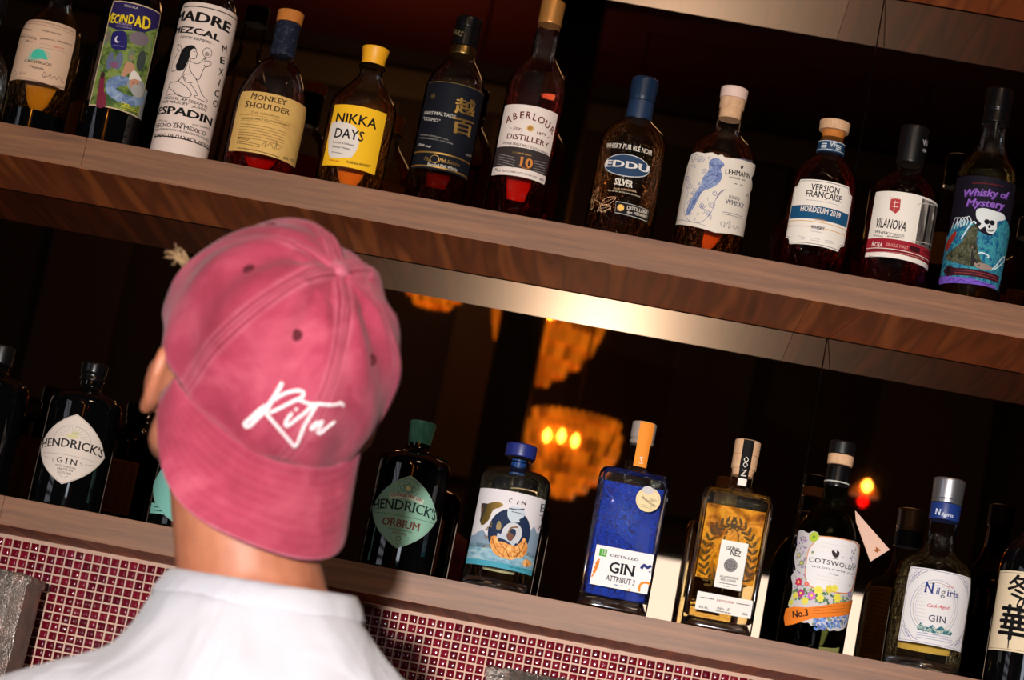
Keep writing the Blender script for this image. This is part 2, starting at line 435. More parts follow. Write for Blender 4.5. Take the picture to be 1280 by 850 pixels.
def shelf(z0, z1, label):
    r = empty('bar_shelf', ((XL+XR)/2, YF, z0)); tag(r, label, 'shelf', 'walnut shelves of the back bar')
    def b(n, x0, x1, y0, y1, a, c, m, bev=.0008):
        o = box(n, x0-r.location.x, x1-r.location.x, y0-YF, y1-YF, a-z0, c-z0, m, r, bev); return o
    b('board', XL, XR, YF+.004, YM-.001, z0+.004, z1, m_front)
    cuts = [XL, -.684, .9, XR]
    for i in range(3): b('edge_veneer', cuts[i]+.0002, cuts[i+1]-.0002, YF, YF+.0038, z0+.0002, z1+.0002, m_front, .0003)
    # the lacquered underside in two panels meeting on a slant, with a fine joint in the left one
    bm = bmesh.new(); h = .0035
    def prism(pts, mi=0, dz=0, hh=h):
        lo = [bm.verts.new((x-r.location.x, y-YF, dz)) for x, y in pts]; hi = [bm.verts.new((x-r.location.x, y-YF, dz+hh)) for x, y in pts]
        n = len(pts); bm.faces.new(lo[::-1]); bm.faces.new(hi)
        for k in range(n): bm.faces.new((lo[k], lo[(k+1) % n], hi[(k+1) % n], hi[k]))
        for f in bm.faces: pass
    y0, y1 = YF+.0005, YM-.003
    prism([(XL, y0), (.1776, y0), (.1756, y1), (XL, y1)]); bmesh.ops.recalc_face_normals(bm, faces=bm.faces); bm_obj('underside_panel', bm, m_under, r, False)
    bm = bmesh.new(); prism([(.1782, y0), (.2412, y0), (.2183, y1), (.1762, y1)]); bmesh.ops.recalc_face_normals(bm, faces=bm.faces); bm_obj('underside_panel', bm, m_under2, r, False)
    bm = bmesh.new(); prism([(.2424, y0), (XR, y0), (XR, y1), (.2195, y1)]); bmesh.ops.recalc_face_normals(bm, faces=bm.faces); bm_obj('underside_panel', bm, m_under2, r, False)
shelf(CZ+.6045, CZ+.642, 'long walnut shelf carrying the upper row of whisky bottles')
shelf(CZ+.1812, CZ+.2137, 'long walnut shelf above the burgundy tiles with the lower row of bottles')
shelf(Z3, Z3+.0375, 'walnut shelf cut by the top right corner of the photo')
# mirrors between the shelves, each bay in two panes with a dark joint
for z0, z1, w in ((CZ+.2139, CZ+.604, 'lower'), (CZ+.6422, Z3-.0003, 'upper')):
    for x0, x1, sd in ((XL, .2167, 'left'), (.2177, XR, 'right')):
        o = box('mirror_panel', x0, x1, YM, YM+.006, z0, z1, m_mirror, None, .0004)
        tag(o, 'smoked mirror pane behind the %s bottle row, %s of the vertical joint' % (w, sd), 'mirror', 'smoked mirror panes')
tag(box('wall_back', -3.2, 3.2, YM+.0065, YM+.15, 0, 3.5, pm('backing_black', (5, 4, 4), .9, spec=.1), None, 0), kind='structure')
# the mosaic wall below the lower shelf
def mosaic():
    p = .0110; zt = CZ+.1810-.0035; x0 = XL; nx = int((XR-XL)/p); nz = 46
    V = []; Fc = []; mi = []
    zb = zt-nz*p-.002
    q = len(V); V += [(x0, YT, zb), (XR, YT, zb), (XR, YT, CZ+.1811), (x0, YT, CZ+.1811), (x0, YM+.006, zb), (XR, YM+.006, zb), (XR, YM+.006, CZ+.1811), (x0, YM+.006, CZ+.1811)]
    for f in ((0, 1, 2, 3), (5, 4, 7, 6), (4, 0, 3, 7), (1, 5, 6, 2), (3, 2, 6, 7), (4, 5, 1, 0)): Fc.append(f); mi.append(0)
    rnd = random.Random(3); s = p*.5-.00095; G = (-1, -.86, -.4, .4, .86, 1)
    for i in range(nx):
        for j in range(nz):
            cx = x0+(i+.5)*p; cz = zt-(j+.5)*p; k = len(V); tx, tz = rnd.gauss(0, .02), rnd.gauss(0, .02)
            jx, jz = rnd.gauss(0, .00012), rnd.gauss(0, .00012); L = 1+int(rnd.random()*3)
            for a in G:
                for b in G:
                    e = max(abs(a), abs(b)); h = .0001 if e > .99 else .0012+.00032*(1-a*a*.9)*(1-b*b*.9)-(.0002 if e > .8 else 0)
                    V.append((cx+jx+a*s, YT-h-(a*tx+b*tz)*s*(e < .99), cz+jz+b*s))
            for a in range(5):
                for b in range(5):
                    Fc.append((k+a*6+b, k+(a+1)*6+b, k+(a+1)*6+b+1, k+a*6+b+1)); mi.append(L)
    g, t, b = newmat('grout'); nn = noise_tex(t, 90, (1, 1, 1), 4, .6); r = ramp(t, [(0, (220, 180, 158)), (1, (248, 216, 194))]); t.links.new(nn.outputs[0], r.inputs[0]); t.links.new(r.outputs[0], b.inputs['Base Color']); b.inputs['Roughness'].default_value = .85
    tl = [pm('tile_%d' % k, c, .07, 0, .5) for k, c in enumerate(((104, 12, 28), (88, 8, 24), (118, 18, 36)))]
    o = mesh_obj('wall_back_mosaic', V, Fc, [g]+tl, None, mi); tag(o, kind='structure')
    return zb
ZB = mosaic()
# back counter below the mosaic (out of frame, carries the hammered metal pieces)
m_stone = pm('counter_stone', (46, 40, 38), .35)
tag(box('back_counter', XL, XR, 2.42, YM+.006, ZB-.04, ZB-.0005, m_stone, None, .003), 'dark stone back counter under the burgundy mosaic', 'counter')
tag(box('counter_cabinet', XL+.02, XR-.02, 2.46, YM+.006, 0, ZB-.0405, m_dark, None, .003), 'dark cabinet carrying the back counter', 'cabinet')
# hammered metal pieces
m_ham, t, b = newmat('hammered_metal'); b.inputs['Metallic'].default_value = .85; b.inputs['Roughness'].default_value = .32
nn = noise_tex(t, 34, (1, 1, 1), 5, .65); r = ramp(t, [(0, (70, 62, 58)), (.5, (160, 150, 144)), (.75, (196, 156, 142)), (1, (226, 216, 208))]); t.links.new(nn.outputs[0], r.inputs[0]); t.links.new(r.outputs[0], b.inputs['Base Color'])
n2 = noise_tex(t, 260, (1, 1, 1), 3, .6); vo = N(t, 'ShaderNodeTexVoronoi'); vo.inputs['Scale'].default_value = 150; mm_ = N(t, 'ShaderNodeMath', operation='ADD'); t.links.new(n2.outputs[0], mm_.inputs[0]); t.links.new(vo.outputs['Distance'], mm_.inputs[1]); bump(t, b, mm_.outputs[0], .9, .0025)
def hammered(label, pts, y0, y1, zt, rim):
    """a slab-sided canister: outline pts (x, y) from above, slightly flared, thick wavy rim"""
    z0 = ZB; bm = bmesh.new(); n = 40; ring = []
    P = []
    m = len(pts)
    for i in range(m):
        a, b_ = pts[i], pts[(i+1) % m]
        for k in range(12): P.append((a[0]+(b_[0]-a[0])*k/12, a[1]+(b_[1]-a[1])*k/12))
    cx = sum(p[0] for p in P)/len(P); cy = sum(p[1] for p in P)/len(P)
    V = []; Fc = []; rnd = random.Random(5); K = len(P); lv = []
    for k in range(15): lv.append((z0+(zt-z0-.012)*k/14, .93+.07*k/14))
    lv += [(zt-.010, 1.02), (zt-.006, 1.03), (zt-.002, 1.02), (zt, .97), (zt-.003, .9), (zt-.06, .86)]
    for z, sc in lv:
        for x, y in P: V.append((cx+(x-cx)*sc+rnd.gauss(0, .0006), cy+(y-cy)*sc+rnd.gauss(0, .0006), z+rnd.gauss(0, .0006)))
    for i in range(len(lv)-1):
        for k in range(K): Fc.append((i*K+k, i*K+(k+1) % K, (i+1)*K+(k+1) % K, (i+1)*K+k))
    Fc.append(tuple(range(K))[::-1]); Fc.append(tuple((len(lv)-1)*K+k for k in range(K)))
    V = [(x, y, max(z, z0)) for x, y, z in V]
    o = mesh_obj('metal_canister', V, Fc, m_ham); tag(o, label, 'canister', 'hammered metal canisters on the back counter')
hammered('hammered metal canister with a raised edge before the tiles at the far left', [(-.86, 2.72), (-.80, 2.66), (-.66, 2.66), (-.637, 2.70), (-.637, 2.78), (-.86, 2.78)], 0, 0, CZ+.131, .01)
hammered('hammered metal canister whose rim peeps up at the bottom edge of the photo', [(-.108, 2.68), (-.08, 2.64), (-.02, 2.64), (.02, 2.70), (.0, 2.76), (-.09, 2.76)], 0, 0, CZ+.1265, .01)
# ---------------------------------------------------------------- the room behind the lens, seen in the smoked mirror
m_room = pm('room_wall', (40, 28, 20), .8); m_ceil = pm('burgundy_ceiling', (72, 10, 16), .6); m_floor = pm('room_floor', (40, 30, 24), .5)
tag(box('floor', -3.2, 3.2, -1.7, 3.05, -.08, 0, m_floor, None, 0), kind='structure')
tag(box('ceiling', -3.2, 3.2, -1.7, 3.05, 3.56, 3.64, m_ceil, None, 0), kind='structure')
tag(box('wall_front', -3.2, 3.2, -1.7, -1.6, 0, 3.56, m_room, None, 0), kind='structure')
tag(box('wall_left', -3.3, -3.2, -1.7, 3.05, 0, 3.56, m_room, None, 0), kind='structure')
tag(box('wall_right', 3.2, 3.3, -1.7, 3.05, 0, 3.56, m_room, None, 0), kind='structure')
tag(box('trim_1', -3.2, 3.2, -1.6, -1.55, CZ+2.06, CZ+2.15, pm('trim_olive', (70, 62, 48), .6), None, .004), kind='structure')
for k, (x, w) in enumerate(((-1.9, .25), (-1.2, .3), (-.6, .2), (.1, .25), (.75, .35), (1.5, .3))):
    o = box('wall_panel', x, x+w, -1.6, -1.57, CZ+.9, CZ+2.05, pm('panel_brown_%d' % (k % 2), ((58, 40, 26), (34, 24, 18))[k % 2], .6), None, .004); tag(o, kind='structure')
tag(box('room_column', -.41, -.285, -.86, -.74, 0, 3.56, pm('column_black', (8, 6, 5), .8), None, .004), kind='structure')
# chandeliers of overlapping shell scales
m_scale, t, b = newmat('amber_shell'); b.inputs['Base Color'].default_value = lin((214, 140, 60)); b.inputs['Roughness'].default_value = .3
b.inputs['Emission Color'].default_value = lin((255, 150, 30))
nn = N(t, 'ShaderNodeNewGeometry'); mr = N(t, 'ShaderNodeMapRange'); mr.inputs['From Min'].default_value = 0; mr.inputs['From Max'].default_value = 1; mr.inputs['To Min'].default_value = .25; mr.inputs['To Max'].default_value = 2.2
t.links.new(nn.outputs['Random Per Island'], mr.inputs[0]); t.links.new(mr.outputs[0], b.inputs['Emission Strength'])
m_bulb = pm('bulb', (255, 200, 90), .5, emis=60, ecol=(255, 170, 60)); m_brass = pm('brass', (120, 90, 50), .35, 1)
def chandelier(x, y, zt, r, rows, label):
    e = empty('chandelier', (x, y, zt)); tag(e, label, 'lamp', 'amber shell chandeliers reflected in the mirror')
    bm = bmesh.new(); prof = [(0, .92), (.035, 1.0), (.07, .98), (.105, .9), (.14, .74), (.17, .5), (.195, .25)][:rows]
    s = r/.135
    for j, (dz, k) in enumerate(prof):
        rr = r*k; n = max(8, int(2*PI*rr/(.022*s)))
        for i in range(n):
            a = 2*PI*(i+.5*(j % 2))/n; M = Matrix.Translation((rr*math.cos(a), rr*math.sin(a), -dz*s-.02*s)) @ Matrix.Rotation(a, 4, 'Z') @ Matrix.Rotation(.2, 4, 'Y') @ Matrix.Diagonal((.003, .0135*s, .024*s, 1))
            bmesh.ops.create_uvsphere(bm, u_segments=8, v_segments=6, radius=1, matrix=M)
    bm_obj('shell_shade', bm, m_scale, e)
    lathe('ceiling_rod', [(0, 5), (1000*(3.56-zt)-.5, 5)], m_brass, e, 12); lathe('crown_ring', [(-6, r*900), (2, r*930), (4, r*200)], m_brass, e, 32)
    for a in (0, 1, 2):
        lathe('bulb', [(-15, 3, 1), (0, 11, 4), (12, 9, 4), (24, 2)], m_bulb, e, 12, loc=((a-1)*.04*s-.03*s, r*1.0, (-.085-.006*(a != 1))*s))
# virtual (mirrored) positions: y_real = 2*YM - Y
chandelier(-.155, 2*YM-6.8, CZ+1.062, .135, 7, 'amber shell chandelier reflected in the mirror above the blue-capped gin')
chandelier(-.30, 2*YM-7.05, CZ+1.475, .17, 7, 'larger amber shell chandelier half hidden by the dark column')
chandelier(-.60, 2*YM-6.5, CZ+1.42, .11, 6, 'small amber shell chandelier left of the dark column')
# little lamp with a red glow
e = empty('table_lamp', (.687, 2*YM-6.8, CZ+.99)); tag(e, 'small amber pendant lamp over a red glow, reflected beside the floral gin bottle', 'lamp')
lathe('lamp_shade', [(0, 42, 4), (22, 36, 6), (44, 12, 5), (50, 6)], pm('amber_glass', (200, 120, 50), .3, emis=.5, ecol=(255, 140, 50)), e)
lathe('bulb', [(6, 3), (18, 14, 6), (32, 12, 6), (40, 3)], m_bulb, e, 16, loc=(0, .045, 0)); lathe('red_light', [(-32, 3), (-22, 15, 6), (-10, 15, 6), (-2, 3)], pm('red_light', (255, 20, 20), .4, emis=8, ecol=(255, 10, 10)), e, 16)
lathe('cord', [(48, 2), (1000*(3.56-CZ-.99)-1, 2)], m_dark, e, 8)
# the lit cream opening in the far wall
e = empty('window_1', (.43, -1.57, CZ+.40)); tag(e, kind='structure')
o = box('window_pane', -.36, .38, -.012, 0, -.1, .368, pm('lit_pane', (250, 232, 200), .6, emis=6.0, ecol=(225, 236, 250)), e, .001)
for n_, a in (('window_frame', (-.40, -.36, -.03, .02, -.14, .40)), ('window_frame', (.38, .42, -.03, .02, -.14, .40)), ('window_frame', (-.40, .42, -.03, .02, .368, .40)), ('window_frame', (-.40, .42, -.03, .02, -.14, -.1))): box(n_, *a, m_dark, e)
# blinds of the side window that show as pale stripes in the dark bottles
e = empty('window_2', (-3.2, 0, 1.2)); tag(e, kind='structure')
for k in range(22): box('window_slat', .01, .03, -.85, .85, .05+k*.07, .05+k*.07+.04, pm('slat_lit', (235, 235, 240), .6, emis=1.6, ecol=(220, 225, 240)), e)
# ---------------------------------------------------------------- the bottles themselves
g_clear = glass('clear_glass')
g_thick = glass('thick_clear_glass', (.96, .97, .97), (.5, .51, .52))
g_black = pm('black_glass', (6, 6, 7), .03, 0, .6)
g_green = glass('dark_green_glass', (.10, .13, .08), (.02, .03, .02))
g_base = refract('base_glass', (1, 1, 1), .07)
w_amber = liquid('amber_whisky', (.975, .64, .12), 20)
w_gold = liquid('golden_spirit', (.99, .82, .30), 20)
w_red = liquid('red_whisky', (.93, .20, .04), 34)
w_deep = liquid('deep_whisky', (.90, .22, .05), 42)
w_pale = liquid('pale_gold_spirit', (.995, .93, .62), 14)
w_clear = liquid('clear_spirit', (.99, .99, 1.0), 3)
cork_w = painterly('cork_wood', [(0, (176, 130, 96)), (.5, (206, 164, 128)), (1, (226, 190, 156))], 120, (1, 1, .3))
cork_o = painterly('cork_ochre', [(0, (150, 84, 34)), (.5, (186, 112, 50)), (1, (206, 136, 70))], 120, (1, 1, .3))
BLK = (14, 12, 12); WHT = (232, 222, 212); INK = (24, 22, 24)
m_blk = pm('cap_black', (12, 11, 12), .35); m_navy = pm('cap_navy', (20, 38, 62), .3); m_blkm = pm('foil_black', (16, 15, 16), .25, .3)
GOLD = (196, 156, 84, 1)

# 1 small leaning-left tequila with a pale label
B = Bottle('tequila_bottle', 'squat golden tequila bottle with a peach label showing a turquoise sun', 'up', -.764, 37, 'E1')
B.body([(0, 33, 0), (0, 37, 3), (118, 37, 16), (140, 22, 14), (150, 14, 8), (190, 13.5, 0)], g_clear, 150, w_gold, base=26, basemat=None)
lathe('glass_base', [(1, 30), (3, 34.5), (25, 34.8), (26, 20)], g_black, B.root)
B.lathe('cap', [(189, 15), (215, 15, 2), (216, 12)], m_blk)
bx = B.quad((140, 122), (475, 190), (405, 575), (68, 500), (214, 176, 148))
B.text('TEQUILA CASAMIGOS DE AGAVE', 148, 143, 466, 206, 9, (110, 80, 64))
B.dashes(138, 160, 468, 226, 1, 10, 3, (120, 90, 74))
for s_, x0, y0, x1, y1 in (('100% Azul', 126, 180, 196, 194), ('Reposado', 262, 194, 380, 222), ('Tequila 100%', 118, 232, 228, 252), ('Jalisco, Mexico', 250, 244, 446, 288), ('2021', 158, 258, 200, 268)):
    B.text(s_, x0, y0, x1, y1, 12, (70, 50, 44))
B.text('Agave', 322, 292, 398, 308, 9, (196, 80, 70))
B.dashes(116, 214, 222, 236, 1, 10, 2.5, (140, 110, 92)); B.dashes(248, 272, 320, 288, 1, 10, 2.5, (140, 110, 92)); B.dashes(245, 298, 420, 334, 1, 10, 2.5, (150, 120, 100))
cx, cy = 242, 366
for k in range(17):
    a = math.radians(-4+k*188/16+11.5); B.line([(cx, cy), (cx+80*math.cos(a)*(1-.1*(k % 2)), cy-72*math.sin(a)*(1-.12*(k % 2)))], 2.2, (120, 190, 165), lvl=1, w2=.5)
B.poly([(cx-56, cy-12)]+[(cx+50*math.cos(math.radians(a)), cy-62*math.sin(math.radians(a))) for a in (168, 140, 115, 90, 65, 40, 12)]+[(cx+56, cy+12)], (70, 186, 160), lvl=2)
B.text('CASAMIGOS', 152, 388, 320, 418, 19, (60, 44, 40), .02)
B.text('Tequila', 182, 420, 272, 440, 15, (60, 44, 40), .0, shear=.3)
B.line([(92, 440), (104, 452), (96, 470), (118, 462), (130, 448), (128, 470), (146, 456), (164, 462)], .45, (70, 54, 50), smooth=4)
B.line([(262, 488), (276, 450), (290, 470), (270, 482), (300, 478), (318, 462), (312, 492), (340, 478), (352, 498), (372, 480), (384, 510), (400, 520)], .5, (60, 46, 44), smooth=4)
B.text('750mL', 318, 540, 402, 556, 11, (90, 70, 60)); B.dashes(80, 482, 300, 530, 2, 14, 3, (110, 84, 70))
B.build(); B.back_label(-44, 50, 30, 108, (206, 150, 60), False)  # wide gold sheet: the glow of the lit tequila put into its colour

# 2 dark bottle with a painted label
B = Bottle('tequila_bottle', 'dark tequila bottle with a painted label of a bearded man under yellow lettering', 'up', -.674, 36, 'E2')
B.body([(0, 33, 0), (0, 36, 3), (168, 36, 22), (205, 15, 16), (260, 14, 0)], g_black, inner=False)
B.lathe('cap', [(258, 15.5), (288, 15.5, 2), (289, 12)], m_blk)
bx = B.quad((200, 8), (528, 78), (398, 782), (78, 716), (206, 178, 146))
x0, y0, x1, y1 = bx
pg = painterly('paint_green', [(.2, (30, 52, 44)), (.4, (66, 92, 48)), (.55, (130, 146, 70)), (.7, (88, 116, 104)), (.85, (150, 150, 130))], 45)
B.poly([(x0+1.5, y0+1.5), (x1-1.5, y0+1.5), (x1-1.5, y1-1.5), (x0+1.5, y1-1.5)], pg, lvl=1, px=False)
B.poly([(x0+1.5, y1-33), (x0+16, y1-37), (x1-22, y1-32), (x1-1.5, y1-18), (x1-1.5, y1-1.5), (x0+1.5, y1-1.5)], (44, 34, 84), lvl=2, px=False)
B.text('TEQUILA', 290, 42, 386, 62, 15, (214, 196, 190), .02)
for s_, a0, b0, a1, b1, h in (('V', 180, 142, 208, 146, 66), ('E', 204, 150, 224, 153, 66), ('C', 224, 152, 252, 156, 62), ('I', 258, 148, 268, 150, 56), ('N', 274, 150, 310, 156, 58), ('D', 318, 156, 356, 164, 66), ('A', 358, 172, 406, 182, 74), ('D', 410, 186, 462, 200, 84)):
    B.text(s_, a0+4, b0+4, a1+4, b1+4, h, (40, 24, 50), .05, lvl=3); B.text(s_, a0, b0, a1, b1, h, (238, 206, 40), .035, lvl=4)
B.text('HACIENDA', 240, 160, 345, 178, 12, (176, 150, 190), .02); B.text('REPOSADO', 240, 178, 345, 196, 10, (176, 150, 190), .02)
B.poly([(214, 226), (246, 206), (306, 218), (310, 322), (278, 334), (210, 316)], (36, 30, 96), lvl=2, smooth=3); B.ell(252, 262, 7.5, 8.5, (220, 210, 220), lvl=3); B.ell(260, 258, 6, 7.5, (36, 30, 96), lvl=4); B.text('HACIENDA', 218, 302, 290, 314, 7, (150, 150, 200))
for (x, y, w, h, c, r_) in ((395, 258, 26, 16, (120, 104, 112), 10), (200, 405, 9, 22, (96, 104, 130), 0), (258, 405, 9, 22, (96, 104, 130), 0), (228, 432, 10, 8, (130, 80, 110), 0), (405, 405, 12, 26, (62, 70, 66), 0), (340, 368, 8, 16, (110, 120, 96), 0), (340, 382, 6, 6, (150, 130, 90), 0), (190, 240, 6, 16, (120, 110, 100), 0)):
    B.ell(x, y, w, h, c, lvl=2, rot=r_)
B.poly([(108, 706), (128, 560), (138, 500), (158, 478), (166, 520), (160, 600), (172, 640), (170, 708)], (120, 40, 58), lvl=3, smooth=2); B.ell(150, 502, 5.5, 8, (60, 36, 34), lvl=4)
bl = painterly('paint_blue', [(.25, (70, 90, 130)), (.5, (118, 140, 176)), (.75, (164, 180, 200))], 70)
B.poly([(172, 560), (200, 520), (262, 504), (330, 520), (318, 560), (250, 580), (250, 600), (330, 640), (420, 640), (404, 700), (330, 700), (240, 670), (180, 620)], bl, lvl=4, smooth=2)
B.poly([(270, 500), (290, 460), (300, 420), (330, 410), (362, 440), (358, 470), (320, 490), (296, 510)], (186, 136, 108), lvl=5, smooth=2)
B.poly([(310, 560), (330, 520), (360, 470), (372, 500), (414, 540), (424, 590), (404, 650), (366, 640), (330, 600)], (150, 150, 150), lvl=5, smooth=2)
B.ell(362, 556, 13, 15, (196, 140, 112), lvl=6); B.poly([(322, 530), (338, 480), (366, 472), (400, 520), (400, 540), (360, 524)], (226, 216, 206), lvl=7, smooth=2); B.ell(378, 604, 18, 16, (168, 166, 164), lvl=7); B.ell(350, 552, 1.6, 1.2, INK, lvl=8); B.ell(376, 558, 1.6, 1.2, INK, lvl=8)
B.text('Qta.', 270, 700, 330, 712, 26, (226, 214, 50), .04, lvl=8); B.dashes(264, 712, 385, 738, 2, 12, 5, (206, 196, 60), lvl=8)
B.build()
V = []; Fc = []; u0 = x1+.8; u1 = x1+13
for k in range(7):
    u = u0+(u1-u0)*k/6
    for v in (y0+1, y0+38): V.append(B.map(u, v, .3))
for k in range(6): Fc.append((2*k, 2*k+2, 2*k+3, 2*k+1))
mesh_obj('tax_sticker', V, Fc, painterly('sticker_grey', [(.3, (90, 100, 110)), (.6, (170, 176, 180))], 200, (8, 8, 1)), B.root)

# 3 white wrapped mezcal
B = Bottle('mezcal_bottle', 'tall mezcal bottle wrapped in a white label with a line drawing of a kneeling woman', 'up', -.584, 34, 'E3')
B.body([(0, 32, 0), (0, 34, 3), (182, 34, 18), (214, 15, 16), (262, 14, 0)], g_clear, 178, w_amber)
B.lathe('cap', [(260, 16), (284, 16, 2), (285, 12)], m_blk)
a, b = B.uv(190, 5), B.uv(348, 826)
LB = [(-104, 3), (104, 3), (104, B.uv(340, 18)[1]), (-104, B.uv(340, 18)[1])]; B.add('label', LB, [(0, 1, 2, 3)], (228, 206, 194), 0); top = LB[2][1]
pu, pv = B.uv(468, 98); pd = B.uv(340, 790); xr = (pu+pd[0])/2
B.add('artwork', [(-40, pv), (xr, pv), (xr, pv+1.3), (-40, pv+1.3)], [(0, 1, 2, 3)], INK, 1); B.add('artwork', [(-40, pd[1]), (xr, pd[1]), (xr, pd[1]+1.3), (-40, pd[1]+1.3)], [(0, 1, 2, 3)], INK, 1); B.add('artwork', [(xr, pd[1]), (xr+1.1, pd[1]), (xr+1.1, pv+1.3), (xr, pv+1.3)], [(0, 1, 2, 3)], INK, 1)
for s_, q, h in (('MADRE', (164, 116, 440, 174), 54), ('MEZCAL', (166, 178, 390, 218), 35), ('ESPADIN', (74, 596, 348, 656), 40), ('HECHO EN MEXICO', (62, 664, 316, 706), 22), ('ESTADO DE OAXACA, MEXICO', (52, 716, 332, 776), 20)):
    B.text(s_, *q, h, INK, .045 if h > 30 else .025, serif=1 if s_ == 'ESPADIN' else 0)
for s_, q, h in (('- DESDE SIEMPRE -', (178, 200, 362, 236), 14), ('MEZCAL ARTESANAL', (104, 516, 328, 564), 15), ('100% MAGUEY - JOVEN', (96, 536, 322, 582), 15)): B.text(s_, *q, h, INK, .01, shear=.3)
for s_, q, h in (('45% ALC. VOL.', (78, 628, 124, 634), 9), ('750 ML', (148, 640, 216, 650), 10), ('CON GUSANO', (248, 650, 336, 672), 9), ('DENOMINACION DE ORIGEN PROTEGIDA', (62, 680, 332, 736), 11)): B.text(s_, *q, h, INK, .005)
for ch, (x, y) in zip('MEXICO', ((402, 268), (392, 328), (384, 388), (382, 440), (362, 500), (354, 552))): B.text(ch, x, y, x+(24 if ch != 'I' else 5), y+5, 36, INK, .005)
W = .75
def ln(p, w=W, **k): B.line(p, w, INK, smooth=4, **k)
B.poly([(214, 244), (232, 236), (256, 236), (270, 252), (262, 262), (246, 270), (236, 300), (222, 330), (212, 354), (196, 366), (172, 366), (166, 340), (176, 320), (186, 290), (196, 262)], INK, smooth=3, lvl=2)
B.poly([(250, 256), (268, 256), (274, 284), (262, 302), (244, 300), (238, 280)], (228, 206, 194), smooth=3, lvl=3)
ln([(270, 252), (272, 268), (280, 284), (272, 288), (272, 300), (256, 306), (244, 302)], lvl=4); ln([(256, 268), (266, 270)], .8, lvl=4)
ln([(244, 306), (240, 316), (268, 330), (290, 326), (312, 304), (324, 310)]); ln([(234, 310), (222, 340), (204, 380), (178, 420), (140, 430), (130, 450), (150, 470), (180, 496), (230, 506), (246, 490)])
ln([(240, 320), (238, 360), (266, 404), (286, 410), (312, 352), (340, 340)]); ln([(244, 384), (204, 390), (216, 424), (250, 430)]); ln([(176, 400), (184, 424), (220, 450), (240, 478), (248, 492)])
ln([(268, 408), (282, 440), (300, 490), (326, 520), (320, 530), (270, 508), (262, 496), (276, 490), (240, 434)]); ln([(130, 452), (120, 480), (112, 490), (124, 494), (160, 488), (196, 500)])
ln([(182, 236), (174, 256), (184, 262), (168, 290), (150, 330), (146, 370), (168, 364)]); ln([(170, 240), (178, 232), (190, 236), (196, 256), (186, 262)])
B.ell(328, 274, 11.5, 12.5, INK, ring=.7, lvl=2); ln([(318, 296), (314, 318), (330, 316), (346, 322), (344, 340), (322, 346), (310, 336)])
for q in range(5): ln([(318+q*4, 290), (316+q*5, 268+3*abs(q-2))], .6)
ln([(206, 396), (218, 416)]); B.build()

# 4 round-shouldered malt with ochre cap
B = Bottle('whisky_bottle', 'round-shouldered whisky bottle with an ochre cap, blue-black neck wrap and cream-gold label', 'up', -.488, 43.5, 'C2')
B.body([(0, 40, 0), (0, 43, 4), (85, 43.8, 30), (125, 26, 18), (134, 13, 6), (190, 13, 0)], g_clear, 93, w_red)
B.lathe('neck_wrap', [(138, 14), (140, 15.3, 2), (160, 14.6, 6), (179, 15.2, 2), (180, 14)], painterly('embossed_blue', [(.3, (12, 14, 24)), (.55, (28, 32, 48)), (.75, (70, 74, 90))], 200), n=32)
B.lathe('cap', [(180.2, 15.5), (194, 16.2, 1.5), (195, 14)], cork_o)
bx = B.quad((100, 372), (368, 440), (335, 695), (52, 620), painterly('label_cream_gold', [(.2, (196, 152, 84)), (.55, (216, 174, 102)), (.9, (186, 140, 74))], 30), r=3)
MC = (66, 44, 30)
B.text('M', 139, 402, 163, 407, 28, MC, .02, 1); B.text('ONKEY', 166, 408, 290, 432, 23, MC, .02, 1); B.text('S', 116, 436, 132, 439, 28, MC, .02, 1); B.text('HOULDER', 136, 440, 300, 472, 23, MC, .02, 1); B.text('THE ORIGINAL', 142, 464, 262, 486, 10, (150, 110, 60)); B.text('BLENDED MALT SCOTCH WHISKY', 106, 488, 298, 520, 8, MC, .02)
B.line([(96, 470), (306, 510)], .4, (130, 95, 60)); B.line([(100, 492), (300, 530)], .3, (130, 95, 60))
B.dashes(100, 508, 284, 545, 6, 11, 3, (120, 86, 52)); B.text('BATCH 27', 88, 568, 134, 576, 11, MC, .01); B.dashes(86, 576, 180, 594, 2, 9, 3, MC)
B.line([(185, 596), (204, 578), (200, 602), (222, 586), (236, 610), (250, 580), (246, 612), (270, 600)], .5, MC, smooth=4)
B.dashes(84, 606, 260, 646, 1, 9, 4, MC); B.text('40% VOL.', 272, 650, 318, 664, 12, MC, .02)
B.build(); B.back_label(-50, 50, 6, 88, (190, 60, 20), False)  # deep red sheet imitating the glow in the whisky

# 5 yellow capped
B = Bottle('whisky_bottle', 'short whisky bottle with a bright yellow cap and a square yellow label', 'up', -.379, 40, 'C2')
B.body([(0, 38, 0), (0, 40, 3), (98, 40, 10), (128, 16, 12), (136, 13.2, 4), (145, 13.2, 0)], g_clear, 105, w_amber)
B.lathe('lip_ring', [(141.5, 13), (142, 16, 1.5), (146.5, 16, 1.5), (147, 13.5)], g_clear)
B.lathe('cap', [(147.2, 13.8), (155, 14.2, 4), (168, 16.6, 1.5), (169, 14)], pm('cap_yellow', (240, 168, 24), .45))
bx = B.quad((478, 430), (697, 468), (648, 712), (443, 680), (240, 184, 34), r=.8)
B.poly([(474, 505), (560, 512), (584, 560), (580, 600), (556, 640), (530, 645), (462, 636)], (222, 210, 200), smooth=4)
B.text('NIKKA', 489, 500, 653, 530, 42, INK, .02); B.text('DAYS', 483, 562, 600, 580, 42, INK, .02)
B.text('Smooth & Delicate', 478, 584, 562, 598, 9, INK); B.text('Blended Whisky', 476, 602, 546, 614, 9, INK); B.dashes(472, 622, 518, 630, 1, 9, 3, INK); B.dashes(462, 656, 506, 664, 1, 9, 6, (200, 110, 20)); B.text('Nikka', 532, 666, 578, 674, 11, INK, shear=.2); B.text('WHISKY', 582, 676, 632, 686, 11, INK, .02)
